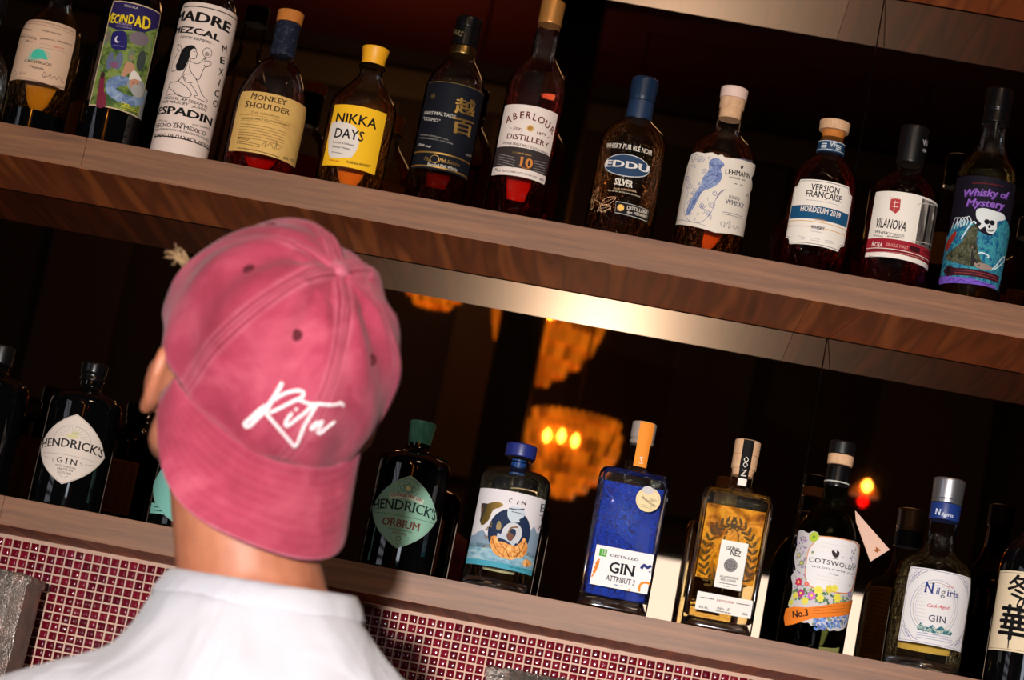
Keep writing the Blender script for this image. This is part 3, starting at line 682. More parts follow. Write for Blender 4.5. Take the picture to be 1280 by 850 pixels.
B.build(); B.back_label(-30, 52, -2, 74, (240, 170, 90), False)  # back label, widened and tinted orange to imitate lit whisky

# 6 black label with gold characters
B = Bottle('whisky_bottle', 'tall whisky bottle with a black label, gold brush characters and a black cap', 'up', -.276, 35.5, 'C3')
B.body([(0, 33, 0), (0, 35.5, 3), (139, 35.5, 10), (158, 27, 14), (176, 14, 5), (190, 13.5, 0)], g_clear, 137, w_deep)
B.lathe('gold_ring', [(176.5, 14), (177.5, 16, 1.5), (188, 15.5, 1), (188.5, 14)], pm('gold_metal', (150, 120, 70), .3, 1))
B.lathe('cap', [(188.7, 15.5), (211, 15.6), (211.3, 15), (212, 16, .5), (225, 16, 3), (226, 12)], m_blkm)
bx = B.quad((130, 300), (332, 350), (275, 668), (78, 615), (18, 20, 28))
x0, y0, x1, y1 = bx
for f in (.805, .962): B.band(bx, f, f+.018, GOLD)
B.band(bx, 0, .006, (120, 100, 60))
B.text('越', 228, 408, 300, 424, 46, GOLD, .025, lvl=3); B.text('百', 214, 478, 290, 500, 46, GOLD, .025, lvl=3)
B.text('MARS MALTAGE', 118, 420, 232, 436, 13, (206, 200, 190), .01, .7); B.text('"COSMO"', 114, 440, 174, 450, 13, (206, 200, 190), .01, .7)
B.ell(151, 352, 6.5, 6.5, (90, 74, 44), ring=1); B.ell(151, 352, 3, 3, (90, 74, 44))
B.text('SHINSHU DISTILLERY CO.,', 104, 496, 208, 516, 5, (170, 165, 155)); B.text('HOMBO SHUZO CO., LTD. JAPAN', 102, 508, 222, 530, 5, (170, 165, 155)); B.text('700 ml', 96, 534, 142, 542, 9, (206, 200, 190), shear=.2); B.text('43%', 268, 570, 290, 576, 8, (150, 140, 120))
B.ell(156, 582, 11, 10, GOLD, ring=.8); B.text('The', 116, 586, 140, 592, 14, GOLD, .0, shear=.35); B.text('Malt Selection', 172, 592, 246, 612, 14, GOLD, 0, shear=.35); B.text('Blended Malt Whisky', 130, 606, 238, 628, 11, (220, 214, 204), .01, .7)
B.build(); B.back_label(-25, 25, 22, 110, (110, 60, 26), False)
B.parts = {}; B.R = 15.7; B.rings = None; a = B.uv(222, 124); b = B.uv(256, 134); B.text_uv('MARS', a, b, 6, (110, 96, 66), .02, part='cap_lettering'); B.build()

# 7 white label, red whisky
B = Bottle('whisky_bottle', 'slender deep red whisky bottle with arched wording on a white label and a gold capsule', 'up', -.181, 35.5, 'C3')
B.body([(0, 33, 0), (0, 35.5, 3), (163, 35.5, 12), (186, 20, 10), (194, 14.8, 8), (214, 15.6, 12), (236, 12.8, 0)], g_clear, 160, w_red)
B.lathe('capsule', [(234, 13.6), (235, 14.2, 1), (264, 14.6, 2), (265, 11)], pm('capsule_gold', (190, 130, 66), .35, .5))
bx = B.quad((415, 378), (605, 430), (555, 685), (368, 635), (226, 210, 200), r=2)
B.band(bx, .60, .885, (54, 46, 46)); RB = (104, 44, 42)
for ch, (x, y, x2, y2) in zip('ABERLOUR', ((417, 454, 440, 444), (445, 440, 460, 436), (468, 434, 484, 434), (488, 433, 508, 437), (512, 439, 526, 444), (530, 446, 554, 458), (555, 462, 574, 474), (574, 480, 586, 496))): B.text(ch, x, y, x2, y2, 27, RB, .025, .9)
B.text('EST.', 444, 474, 474, 482, 11, RB, .01); B.text('1879', 530, 492, 562, 500, 11, RB, .01); B.ell(506, 470, 8, 8, GOLD); B.ell(506, 470, 5, 5, (150, 110, 60)); B.line([(432, 468), (440, 470)], .6, RB); B.line([(568, 502), (578, 504)], .6, RB)
B.text('DISTILLERY', 420, 508, 570, 544, 21, RB, .015); B.text('SPEYSIDE SINGLE MALT SCOTCH WHISKY', 406, 528, 570, 572, 10, (70, 50, 48), .02)
B.text('DOUBLE CASK', 440, 560, 512, 574, 6, GOLD); B.text('10', 464, 608, 512, 618, 36, (206, 130, 60), .03, 1); B.text('YEARS', 474, 617, 504, 622, 6, (206, 130, 60))
B.dashes(392, 566, 452, 580, 5, 9, 2.6, (150, 140, 136)); B.dashes(522, 590, 562, 600, 5, 9, 2.6, (150, 140, 136), seed=4); B.text('70cl', 376, 624, 396, 630, 9, (60, 50, 50)); B.text('FIRST FILL SHERRY BUTTS AND OAK CASKS', 404, 630, 530, 654, 7, (90, 80, 78)); B.text('40%', 538, 660, 554, 664, 9, (60, 50, 50))
B.build(); B.back_label(-28, 30, 24, 70, (214, 80, 40), False)  # back label in red, painted glow showing below the front label

# 8 print on glass
B = Bottle('whisky_bottle', 'amber whisky bottle with a navy cap and oval blue badge printed straight on the glass', 'up', -.056, 40, 'C4')
B.body([(0, 36, 0), (0, 40, 5), (118, 40, 16), (136, 18, 10), (140, 14, 0)], g_clear, 122, w_amber)
B.lathe('neck_label', [(136.5, 14.2), (137, 15.8, 1), (160, 15.2, 1), (160.4, 14.5)], pm('navy_label', (26, 46, 74), .4))
B.lathe('cap', [(160.6, 15.4), (165, 16, 1), (188, 16.6, 3), (190, 13)], m_navy)
B.text('WHISKY PUR BLÉ NOIR', 157, 376, 341, 408, 21, (226, 214, 200), .02)
B.ell(240, 447, 57.5, 27, (196, 190, 190), rot=0); B.ell(240, 447, 55.5, 25, (40, 62, 92), lvl=2); B.text('EDDU', 152, 452, 330, 480, 28, (226, 218, 212), .035, 1, lvl=3)
B.text('SILVER', 189, 524, 262, 538, 27, (226, 214, 200), .03); B.text('THE ORIGINAL', 186, 546, 280, 558, 8, (206, 170, 130)); B.text('Eau de vie de blé noir de France', 164, 552, 294, 578, 7, (206, 190, 170))
for (x, y, w, h, r_) in ((112, 568, 26, 10, 65), (165, 592, 26, 10, 30), (98, 606, 18, 8, 110), (150, 620, 22, 9, 15)):
    q = B.uv(x, y); c, sn = math.cos(math.radians(r_)), math.sin(math.radians(r_)); w *= .75
    P = [(q[0]+a*c*w/2-b*sn*h/2, q[1]+a*sn*w/2+b*c*h/2) for a, b in ((-1, 0), (-.5, .8), (.2, .8), (1, 0), (.2, -.8), (-.5, -.8))]
    B.line(smooth_line(P, 4, True), .45, (216, 176, 140), closed=True, px=False); B.line([P[0], P[3]], .3, (216, 176, 140), px=False)
B.line([(112, 590), (130, 600), (136, 640)], .5, (216, 176, 140), smooth=3); B.ell(152, 634, 2.5, 3, (216, 176, 140), ring=.4); B.ell(122, 632, 2.5, 3, (216, 176, 140), ring=.4); B.ell(172, 626, 2.5, 3, (216, 176, 140), ring=.4)
P = [B.uv(*p) for p in ((196, 594), (328, 632), (322, 678), (192, 640))]; B.add('artwork', P, [(0, 1, 2, 3)], (20, 18, 20), 1); B.line([(196, 594), (328, 632), (322, 678), (192, 640)], .5, (206, 200, 196), closed=True)
B.ell(215, 620, 8, 8, GOLD); B.text('DISTILLERIE', 240, 626, 322, 648, 15, (226, 214, 200), .02); B.text('des MENHIRS', 240, 642, 320, 664, 12, (226, 214, 200), .02)
B.build()

# 9 blue bird label
B = Bottle('whisky_bottle', 'whisky bottle with a pale cork and a cream label showing a blue bird', 'up', .050, 40, 'C4')
B.body([(0, 37, 0), (0, 40, 4), (120, 40, 14), (139, 17, 8), (146, 14.6, 3), (170, 14.6, 0)], g_clear, 122, w_amber)
B.lathe('cork', [(158, 13.8), (170.5, 14.2), (170.8, 14.8), (183, 14.8)], cork_w); B.lathe('cap', [(183.2, 15.8), (196, 16.4, 1.5), (197, 14)], pm('cap_pale', (222, 190, 176), .6))
c_ = (220, 208, 194)
pts = [(505, 402), (530, 392), (560, 398), (590, 394), (612, 406), (630, 402), (640, 414), (765, 446), (762, 470), (748, 500), (752, 540), (742, 560), (740, 600), (715, 740), (600, 722), (430, 690), (440, 640), (462, 520)]
P = [B.uv(*p) for p in pts]; P[9:13] = P[9:13]; B.add('label', P, [tuple(range(len(P)))], c_, 0)
BL = (84, 96, 150)
sp = lambda cx, cy, r, w=.5: B.line([(cx+r*(1-k/22)*math.cos(k*.62), cy+r*(1-k/22)*math.sin(k*.62)) for k in range(20)], w, BL, smooth=2)
for cx, cy, r in ((522, 416, 20), (496, 528, 14), (560, 470, 13), (586, 606, 15), (500, 600, 14), (516, 560, 12), (572, 640, 12), (545, 420, 14), (600, 560, 12), (490, 500, 12), (494, 640, 12), (548, 612, 13)): sp(cx, cy, r)
for k in range(26):
    rnd = random.Random(k); cx, cy = rnd.uniform(495, 580), rnd.uniform(420, 670); a = rnd.uniform(0, 6); B.line([(cx, cy), (cx+9*math.cos(a), cy+9*math.sin(a)), (cx+14*math.cos(a+.8), cy+14*math.sin(a+.8))], .5, BL, smooth=3)
B.line([(505, 402), (510, 440), (492, 470), (484, 520), (492, 560), (474, 620), (490, 668), (530, 682), (560, 668), (590, 628), (604, 585), (634, 552)], .5, BL, smooth=4)
bd = painterly('bird_blue', [(.3, (86, 98, 150)), (.55, (132, 146, 184)), (.75, (176, 184, 200))], 160, (1, 1, 1))
B.poly([(576, 436), (590, 420), (612, 418), (634, 436), (638, 448), (624, 462), (630, 490), (616, 520), (586, 540), (548, 556), (520, 610), (494, 648), (482, 640), (508, 580), (540, 530), (552, 496), (576, 466)], bd, smooth=3, lvl=3)
B.line([(556, 500), (590, 486), (614, 500), (560, 540), (520, 590), (500, 630)], .7, (64, 76, 130), smooth=3, lvl=4); B.line([(580, 440), (604, 448), (630, 446)], .6, (64, 76, 130), smooth=3, lvl=4); B.ell(612, 434, 1.5, 1.5, INK, lvl=5)
B.line([(604, 585), (622, 556), (644, 546)], .9, (90, 80, 110), smooth=3)
B.text('LEHMANN', 642, 482, 740, 502, 22, (30, 26, 30), .025); B.text('DISTILLERIE - 1850', 658, 498, 722, 512, 7, INK); B.poly([(704, 456), (710, 446), (716, 452), (710, 463)], (40, 30, 30), smooth=2)
B.line([(678, 521), (690, 524)], .8, INK); B.line([(702, 526), (712, 529)], .8, INK); B.text('BLENDED', 657, 580, 700, 592, 13, (80, 80, 100), serif=.7); B.text('WHISKY', 640, 602, 716, 624, 20, (80, 80, 100), .0, .8); B.dashes(630, 638, 708, 658, 2, 8, 3, (90, 90, 110)); B.text('75', 726, 574, 736, 577, 9, INK)
B.line([(626, 696), (624, 680), (640, 680), (634, 700), (650, 684), (660, 676), (654, 704), (668, 694), (684, 706), (690, 696), (698, 706)], .5, (40, 50, 90), smooth=4); B.dashes(680, 420, 752, 432, 1, 8, 3, (120, 120, 140)); B.dashes(440, 672, 560, 694, 1, 9, 2.5, (120, 120, 140))
B.build(); B.back_label(-6, 34, -1, 70, (220, 110, 40), False)  # amber sheet painting the glow at the lower right

# 10 notched white plaque
B = Bottle('whisky_bottle', 'red-brown whisky bottle with a wooden stopper and a notched white plaque label', 'up', .1735, 39, 'C5')
B.body([(0, 36, 0), (0, 39, 5), (112, 39, 18), (134, 18, 10), (138, 14, 0), (159, 14, 0)], g_clear, 116, w_red)
B.lathe('neck_band', [(137, 14.2), (137.5, 16.6, .6), (151, 15.8, .6), (151.5, 14.2)], pm('band_blue', (24, 60, 92), .4))
B.lathe('stopper', [(157, 13.4), (165.5, 13.8)], cork_o); B.lathe('cap', [(165.7, 17.4), (177, 18.4, 1.5), (178, 16)], cork_w)
pl = [(165, 355), (172, 378), (148, 395), (134, 392), (118, 470), (112, 560), (102, 558), (112, 580), (124, 590), (272, 618), (290, 606), (296, 590), (305, 588), (322, 500), (334, 445), (320, 430), (318, 410), (300, 398), (298, 382)]
a = [B.uv(*p) for p in ((165, 358), (300, 385), (272, 616), (124, 590))]
x0 = B.uv(112, 480)[0]; x1 = B.uv(328, 480)[0]; y1 = B.uv(235, 368)[1]; y0 = B.uv(198, 606)[1]
def plaque(d, col, lvl, part):
    X0, X1, Y0, Y1 = x0+d, x1-d, y0+d, y1-d; r = 7-d*.3; P = []
    for cx, cy, sx, sy in ((X1, Y1, -1, -1), (X0, Y1, 1, -1), (X0, Y0, 1, 1), (X1, Y0, -1, 1)):
        q = [(cx+sx*r*math.cos(math.radians(t)), cy+sy*r*math.sin(math.radians(t))) for t in (90, 67, 45, 22, 0)]
        q = [(cx+(0 if i == 0 else sx*r*math.sin(math.radians(i*22.5))), cy+sy*r*math.cos(math.radians(i*22.5))) for i in range(5)]
        q = [(cx, cy+sy*r*1.3), (cx+sx*r*.35, cy+sy*r*1.15)]+[(cx+sx*(r*.35+r*.8*math.sin(math.radians(t))), cy+sy*(r*.35+r*.8*math.cos(math.radians(t)))) for t in (10, 45, 80)]+[(cx+sx*r*1.15, cy+sy*r*.35), (cx+sx*r*1.3, cy)]
        if (sx, sy) in ((-1, -1), (1, 1)): pass
        else: q = q[::-1]
        P += q
    B.add(part, P, [tuple(range(len(P)))], col, lvl)
plaque(0, WHT, 0, 'label'); plaque(1.6, (40, 62, 92), 1, 'artwork'); plaque(2.2, WHT, 2, 'artwork')
vv = [B.uv(*q)[1] for q in ((224, 464), (216, 512), (215, 520), (212, 540))]
for va, vb, cc in ((vv[1], vv[0], (26, 78, 116)), (vv[2]-.8, vv[2], (206, 160, 84)), (vv[3]-.8, vv[3], (206, 160, 84))): B.add('artwork', [(x0+1.5, va), (x1-1.5, va), (x1-1.5, vb), (x0+1.5, vb)], [(0, 1, 2, 3)], cc, 3)
B.text('VERSION', 186, 402, 288, 420, 24, (28, 30, 40), .02, lvl=3); B.text('FRANÇAISE', 168, 426, 296, 450, 24, (28, 30, 40), .02, lvl=3); B.text('HORDEUM 2019', 148, 480, 292, 508, 21, WHT, .025, lvl=4); B.text('GRAIN', 200, 514, 240, 521, 8, (190, 140, 60), lvl=3)
B.text('WHISKY', 186, 544, 235, 552, 13, (26, 60, 92), .04, lvl=3); B.dashes(168, 440, 290, 462, 1, 8, 2, (140, 140, 150), lvl=3); B.dashes(186, 554, 226, 561, 1, 8, 2, (140, 140, 150), lvl=3); B.dashes(140, 572, 165, 578, 2, 7, 2, (140, 140, 150), lvl=3); B.dashes(186, 580, 220, 586, 2, 7, 2, (140, 140, 150), lvl=3); B.dashes(236, 588, 270, 594, 2, 7, 2, (140, 140, 150), lvl=3)
B.build(); B.parts = {}; B.R = 16.3; B.rings = None
B.text_uv('VF', B.uv(254, 243), B.uv(279, 248), 6, (206, 210, 214), .02, part='band_lettering')
for z in (2.0, 12.4): B.add('band_lettering', [(-22, 137+12+z), (22, 137+12+z), (22, 137.7+12+z), (-22, 137.7+12+z)], [(0, 1, 2, 3)], (206, 210, 214), 1)
for sx in (-1, 1):
    for k in range(3): B.add('band_lettering', [(sx*9-3.5, 153+k*2.2), (sx*9+3.5, 153+k*2.2), (sx*9+3.5, 154.2+k*2.2), (sx*9-3.5, 154.2+k*2.2)], [(0, 1, 2, 3)], (206, 210, 214), 1)
B.build()

# 11 photo label
B = Bottle('whisky_bottle', 'dark red whisky bottle, black capsule, white label with a photo and crimson band', 'up', .2675, 40, 'C5')
B.body([(0, 37, 0), (0, 40, 4), (112, 40, 22), (130, 18, 8), (136, 14.5, 3), (150, 14, 0)], g_clear, 112, w_deep)
B.lathe('capsule', [(142, 14.4), (143, 16, 1), (187, 16.6, 2), (188, 14)], m_blk)
bx = B.quad((425, 415), (665, 460), (615, 697), (383, 655), WHT, r=1)
ph = painterly('photo_grey', [(.3, (40, 36, 36)), (.5, (96, 88, 84)), (.6, (160, 150, 142)), (.75, (70, 64, 62))], 55, (1, 1, .2))
B.band(bx, 0.03, .72, ph, g0=.60, g1=.985)
for k, g in enumerate((.70, .84)): B.band(bx, .05, .70, (26, 24, 24), lvl=2, g0=g, g1=g+.035)
B.line([(575, 460), (600, 452), (650, 466)], 1, (190, 180, 170), smooth=3, lvl=3); B.line([(556, 590), (640, 608)], .8, (190, 180, 170), lvl=3); B.ell(632, 500, 5, 10, (196, 186, 176), lvl=3)
B.band(bx, .72, .865, (150, 30, 44), lvl=2, g1=.98); B.band(bx, .875, .93, (122, 24, 36), lvl=2, g1=.98)
CR = (176, 60, 60)
B.poly([(480, 436), (516, 438), (512, 476), (496, 490), (474, 474)], CR); B.line([(486, 448), (508, 450)], .8, WHT); B.line([(482, 462), (506, 466)], .8, WHT); B.line([(496, 442), (490, 482)], .6, WHT); B.dashes(478, 434, 514, 440, 1, 8, 4, CR)
B.text('VILANOVA', 422, 540, 532, 556, 36, (24, 22, 26), .015); B.text('WHISKY', 420, 560, 482, 570, 10, INK, .02); B.text('TERROCITA', 486, 570, 528, 576, 9, INK); B.text('FRANÇAIS', 416, 572, 450, 577, 6, INK); B.dashes(460, 574, 526, 582, 1, 6, 4, (90, 80, 80))
B.text('ROJA', 410, 608, 448, 614, 17, WHT, .02, lvl=4); B.text('SINGLE MALT', 462, 608, 542, 622, 12, (220, 160, 150), .01, lvl=4); B.quad((548, 608), (586, 614), (583, 634), (546, 628), (60, 16, 24), 'artwork', 4); B.dashes(592, 630, 622, 636, 2, 9, 6, (80, 20, 28), lvl=4); B.dashes(400, 634, 600, 660, 1, 6, 3, (210, 150, 140), lvl=4)
B.text('700 ml', 398, 650, 430, 656, 7, (90, 80, 80), lvl=4)
B.build(); B.parts = {}; B.R = 16.6; B.rings = None
for k in range(2): B.text_uv(('VILA', 'MARQ')[k], *[B.uv(596, 240+k*24), B.uv(624, 246+k*24)], 7-3*k, (190, 186, 190), .02, part='capsule_lettering')
B.build()

# 12 skull art
B = Bottle('whisky_bottle', 'gold-necked whisky bottle with a black, blue and purple label of a skull above rocks', 'up', .359, 35.5, 'C5')
B.body([(0, 33, 0), (0, 35.5, 3), (152, 35.5, 14), (177, 17, 12), (200, 14.4, 6), (214, 13, 0)], g_clear, 172, w_gold)
B.lathe('capsule', [(208, 14), (209, 16.2, 1), (224, 15.2, 2), (226, 16.4, 1), (251, 16, 2), (252, 13)], m_blkm)
bx = B.quad((725, 352), (940, 408), (868, 778), (660, 745), (22, 18, 30))
B.setframe('E7'); bm_ = painterly('paint_teal', [(.25, (20, 50, 90)), (.42, (30, 96, 136)), (.55, (64, 150, 160)), (.7, (30, 70, 130)), (.85, (110, 180, 180))], 60, (1, 1, 1), 2.5)
B.poly([(40, 560), (60, 440), (90, 360), (150, 310), (215, 320), (250, 370), (330, 400), (380, 300), (420, 320), (432, 420), (405, 540), (370, 700), (340, 712), (30, 660)], bm_, smooth=3, lvl=1)
rk = painterly('paint_rock', [(.3, (34, 34, 26)), (.5, (74, 76, 56)), (.7, (104, 104, 84))], 120)
B.poly([(60, 520), (100, 480), (150, 440), (190, 370), (230, 330), (246, 360), (240, 440), (262, 540), (290, 590), (200, 580), (120, 560), (60, 540)], rk, smooth=2, lvl=3)
B.poly([(60, 460), (84, 410), (118, 372), (120, 400), (90, 450), (62, 500)], (150, 44, 36), lvl=3, smooth=2)
B.poly([(238, 250), (262, 238), (300, 240), (350, 256), (392, 270), (408, 300), (388, 312), (360, 318), (356, 360), (330, 392), (300, 378), (290, 345), (262, 362), (250, 345), (268, 330), (240, 300)], (216, 220, 222), smooth=2, lvl=4)
for (x, y, w, h) in ((300, 318, 6.5, 6), (330, 324, 6.5, 6), (314, 346, 3, 4)): B.ell(x, y, w, h, (24, 22, 34), lvl=5)
B.line([(300, 364), (318, 374), (338, 370)], 1, (24, 22, 34), smooth=3, lvl=5)
for k in range(5): B.line([(304+k*8, 362), (302+k*8, 376)], .4, (24, 22, 34), lvl=5)
for k in range(5): B.line([(92+k*18, 368-k*6), (104+k*20, 330-k*9), (118+k*20, 296-k*2), (130+k*20, 300+k*4), (126+k*18, 340)], 1.0, (210, 220, 226), smooth=3, lvl=4)
for p in ([(248, 506), (270, 500), (310, 520), (300, 530)], [(316, 604), (350, 580), (376, 544), (400, 524), (396, 552), (340, 600)], [(150, 420), (200, 340), (224, 316), (236, 330)]): B.line(p, 1.6, (206, 226, 230), smooth=3, lvl=4)
B.poly([(206, 520), (214, 470), (222, 520), (246, 560), (262, 580), (204, 584)], (40, 34, 34), lvl=5); B.ell(214, 470, 2, 3, (120, 100, 90), lvl=5); B.poly([(225, 560), (290, 566), (330, 590), (310, 606), (240, 590)], (150, 130, 120), lvl=5, smooth=2)
PU = (142, 96, 190)
for t_, q, h in (('Whisky of', (166, 172, 426, 190), 46), ('Mystery', (178, 228, 400, 248), 46)): 
    B.text(t_, q[0]+4, q[1]+4, q[2]+4, q[3]+4, h, (60, 30, 90), .05, shear=.25, lvl=5); B.text(t_, *q, h, PU, .03, shear=.25, lvl=6)
B.text('INDIAN WHISKY LIMITED EDITION', 216, 94, 396, 114, 8, (150, 40, 40), .01, lvl=5); B.back_label(-50, 50, 96, 138, (220, 190, 110), False)  # high gold sheet standing in for refracted glimmers in the shoulder
B.poly([(66, 578), (120, 590), (370, 640), (364, 682), (110, 634), (70, 640), (46, 610)], (60, 20, 34), lvl=5); B.ell(75, 606, 12, 13, (30, 14, 24), lvl=6); B.ell(75, 606, 10, 11, (110, 40, 44), lvl=7, ring=.5)
B.dashes(112, 606, 362, 654, 2, 14, 5, (150, 60, 60), lvl=6); B.poly([(26, 646), (100, 642), (330, 690), (340, 712), (26, 690)], (118, 84, 190), lvl=5, smooth=2); B.line([(70, 668), (100, 650), (110, 674), (150, 660), (190, 680), (240, 668), (300, 690), (330, 684)], .8, (50, 40, 110), smooth=3, lvl=6)
B.build()

# 13 / 14 bottles cut by the frame
B = Bottle('whisky_bottle', 'clear bottle cut by the left edge of the photo on the upper shelf', 'up', -.842, 38, 'PX')
B.body([(0, 35, 0), (0, 38, 4), (62, 38, 20), (92, 14, 8), (130, 13, 0)], g_clear, 40, w_pale); B.lathe('cap', [(128, 15), (150, 15, 2), (151, 12)], m_blk); B.back_label(-20, 20, 10, 50); B.parts = {}
B = Bottle('whisky_bottle', 'red whisky bottle mostly beyond the right edge of the photo on the upper shelf', 'up', .463, 40, 'PX')
B.body([(0, 37, 0), (0, 40, 4), (112, 40, 20), (134, 15, 8), (160, 14, 0)], g_clear, 110, w_red); B.lathe('cap', [(158, 16), (184, 16, 2), (185, 13)], m_blk); B.back_label(-30, 30, 12, 80, (200, 150, 80))
B.quad((1268, 300), (1330, 312), (1320, 370), (1262, 358), (190, 150, 90)); B.parts = {}
V = [B.map(u, v, .3) for u in (-20, -10, 0, 10, 20, 30) for v in (30, 100)]; mesh_obj('label', V, [(2*k, 2*k+2, 2*k+3, 2*k+1) for k in range(5)], ink(WHT), B.root)

def side_walls(B):
    for sx in (-1, 1):
        bm = bmesh.new(); x1 = sx*(B.R-.9)*.001; x0 = sx*(B.R-4.6)*.001; d = (B.b-5)*.001
        box_bm(bm, min(x0, x1), max(x0, x1), -d, d, .017, .148, .0016); bm_obj('side_wall', bm, g_base, B.root)
# ---- lower shelf
def diamond(B, c, w, h, col, frame, edge):
    """a diamond with bowed sides, c centre px"""
    cu, cv = B.uv(*c); out = []
    def P(W, H):
        pts = []
        T, R_, Bm, L = (cu, cv+H/2), (cu+W/2, cv), (cu, cv-H/2), (cu-W/2, cv)
        for a, b in ((T, R_), (R_, Bm), (Bm, L), (L, T)):
            mx, my = (a[0]+b[0])/2, (a[1]+b[1])/2; d = (mx-cu)*.16, (my-cv)*.16
            for k in range(8):
                t = k/8; q = 4*t*(1-t); pts.append((a[0]+(b[0]-a[0])*t+d[0]*q, a[1]+(b[1]-a[1])*t+d[1]*q))
        return pts
    B.add('label', P(w, h), [tuple(range(32))], edge, 0); B.add('artwork', P(w-1.6, h-1.6), [tuple(range(32))], frame, 1); B.add('artwork', P(w-2.6, h-2.6), [tuple(range(32))], col, 2)
    return cu, cv
APO = [(0, 38, 0), (0, 42, 3), (122, 42, 7), (130, 36, 6), (137, 16, 6), (141, 12.5, 3), (150, 12.5, 0)]
def apothecary(label, X, frame):
    B = Bottle('gin_bottle', label, 'low', X, 42, frame); B.body(APO, g_black, inner=False); B.back_label(-34, 34, 24, 92, (190, 140, 84)); return B
B = apothecary('black apothecary gin bottle with a cream diamond label, far left of the lower shelf', -.6255, 'E4')
B.lathe('stopper', [(148, 13), (149, 15, 1), (155, 13.2, 2), (158, 15.2, 2), (169, 15.6, 2), (170, 13)], m_blkm)
cu, cv = diamond(B, (352, 532), 92, 82, (216, 202, 192), (150, 130, 120), (216, 202, 192))
K = (50, 44, 44)
for s_, dx, h, dv in (('H', -39, 8, -5),): pass
B.text_uv("HENDRICK'S", (cu-41, cv-3), (cu+41, cv-1.5), 9.5, K, .02, 1, arc=4, lvl=3); B.text_uv('GIN', (cu-12, cv-17), (cu+12, cv-17), 6.2, K, .01, .9, space=1.5, lvl=3)
for sx in (-1, 1): B.line([(cu+sx*15, cv-13), (cu+sx*18, cv-15), (cu+sx*15.5, cv-17)], .6, K, px=False, lvl=3); B.line([(cu+sx*20, cv-14), (cu+sx*32, cv-12)], .35, (130, 110, 100), px=False, lvl=3)
B.line([(cu-34, cv-8), (cu, cv-7), (cu+34, cv-8)], .4, (150, 130, 116), px=False, lvl=3); B.text_uv('MOST UNUSUAL', (cu-12, cv-21.5), (cu+12, cv-21.5), 2.2, (120, 100, 90), lvl=3); B.text_uv('MADE IN', (cu-9, cv-25), (cu+9, cv-25), 2.4, (110, 90, 84), serif=.5, lvl=3); B.text_uv('SCOTLAND', (cu-8, cv-29), (cu+8, cv-29), 2.4, (110, 90, 84), serif=.5, lvl=3); B.line([(cu-5, cv-30.5), (cu, cv-34), (cu+5, cv-30.5)], .4, (120, 100, 90), px=False, lvl=3)
for k in range(12):
    t = PI*k/11; B.line([(cu+9*math.cos(t), cv+14+7*math.sin(t)), (cu+17*math.cos(t), cv+14+13*math.sin(t))], .5, (186, 176, 160), px=False, lvl=3)
B.line([(cu+22*math.cos(t/10), cv+10+17*math.sin(t/10)) for t in range(0, 32)], .6, (170, 158, 146), px=False, lvl=3); B.ell(cu, cv+15, 14, 5, (206, 198, 150), px=False, lvl=3); B.ell(cu+3, cv+19, 10, 4, (196, 190, 150), px=False, lvl=3)
B.build()
B = apothecary('black apothecary gin bottle with a teal label, half hidden behind the cap on the left', -.487, 'PX')
B.lathe('stopper', [(148, 13), (149, 13.5, 1), (174, 15.5, 2), (175, 13)], pm('stopper_teal', (56, 110, 100), .4, .3))
TE = (120, 180, 170)
cu, cv = diamond(B, (225, 610), 92, 78, TE, (60, 110, 104), (160, 200, 190)); B.text_uv('GIN', (cu-12, cv-6), (cu+12, cv-6), 7, K, .01, .9, lvl=3)
B.add('base_label', [(-48, 13), (48, 13), (48, 25), (-48, 25)], [(0, 1, 2, 3)], TE, 0)
for k in range(2): B.add('base_lettering', [(-40, 16+4*k), (40, 16+4*k), (40, 17.2+4*k), (-40, 17.2+4*k)], [(0, 1, 2, 3)], (50, 90, 90), 1)
B.build()
B = apothecary('black apothecary gin bottle with a green diamond label and green stopper, right of the cap', -.236, 'L2')
B.lathe('stopper', [(147, 13), (148, 13.2, 1), (172, 15.6, 2), (173, 13)], painterly('stopper_green', [(.3, (40, 96, 82)), (.55, (84, 150, 130)), (.8, (120, 180, 160))], 60, (1, 1, .4)))
GR = (134, 176, 156)
cu, cv = diamond(B, (244, 457), 92, 84, GR, (52, 92, 82), (170, 200, 184)); K = (26, 40, 40)
B.text_uv("HENDRICK'S", (cu-42, cv-2), (cu+42, cv-2), 11, K, .02, 1, arc=3.5, lvl=3); B.text_uv('ORBIUM', (cu-23, cv-18), (cu+22, cv-18), 8.5, (116, 62, 52), .03, 1, lvl=3); B.text_uv('QUININATED GIN', (cu-18, cv+15), (cu+18, cv+15), 3.2, (150, 60, 50), .03, arc=2, lvl=4)
B.line([(cu-20, cv+15), (cu, cv+18), (cu+20, cv+15)], 6, (196, 206, 190), px=False, lvl=3, smooth=4); B.line([(cu-42, cv-5), (cu+42, cv-5)], .4, K, px=False, lvl=3)
for r_ in (0, 60, 120): B.ell(cu, cv+27, 19, 8, (60, 92, 84), px=False, lvl=3, rot=r_, ring=.5)
B.ell(cu, cv+27, 24, 22, (60, 92, 84), px=False, lvl=3, ring=.5); B.ell(cu, cv+27, 6, 6, (206, 200, 150), px=False, lvl=4)
B.text_uv('DISTILLED AND BOTTLED', (cu-14, cv-22), (cu+14, cv-22), 1.8, (60, 80, 76), lvl=3); B.text_uv('SCOTLAND', (cu-8, cv-26), (cu+8, cv-26), 2.2, (150, 70, 60), lvl=3); B.line([(cu-12, cv-30), (cu, cv-20.5), (cu+12, cv-30), (cu, cv-38)], .5, (60, 92, 84), closed=True, px=False, lvl=3); B.ell(cu, cv-31, 6, 6, (60, 92, 84), px=False, lvl=3, ring=.6)
B.build()
B = apothecary('black bottle at the left edge of the lower shelf, cut by the frame', -.737, 'PX'); B.lathe('cap', [(148, 13), (149, 15, 1), (170, 15, 2), (171, 12)], m_blk)
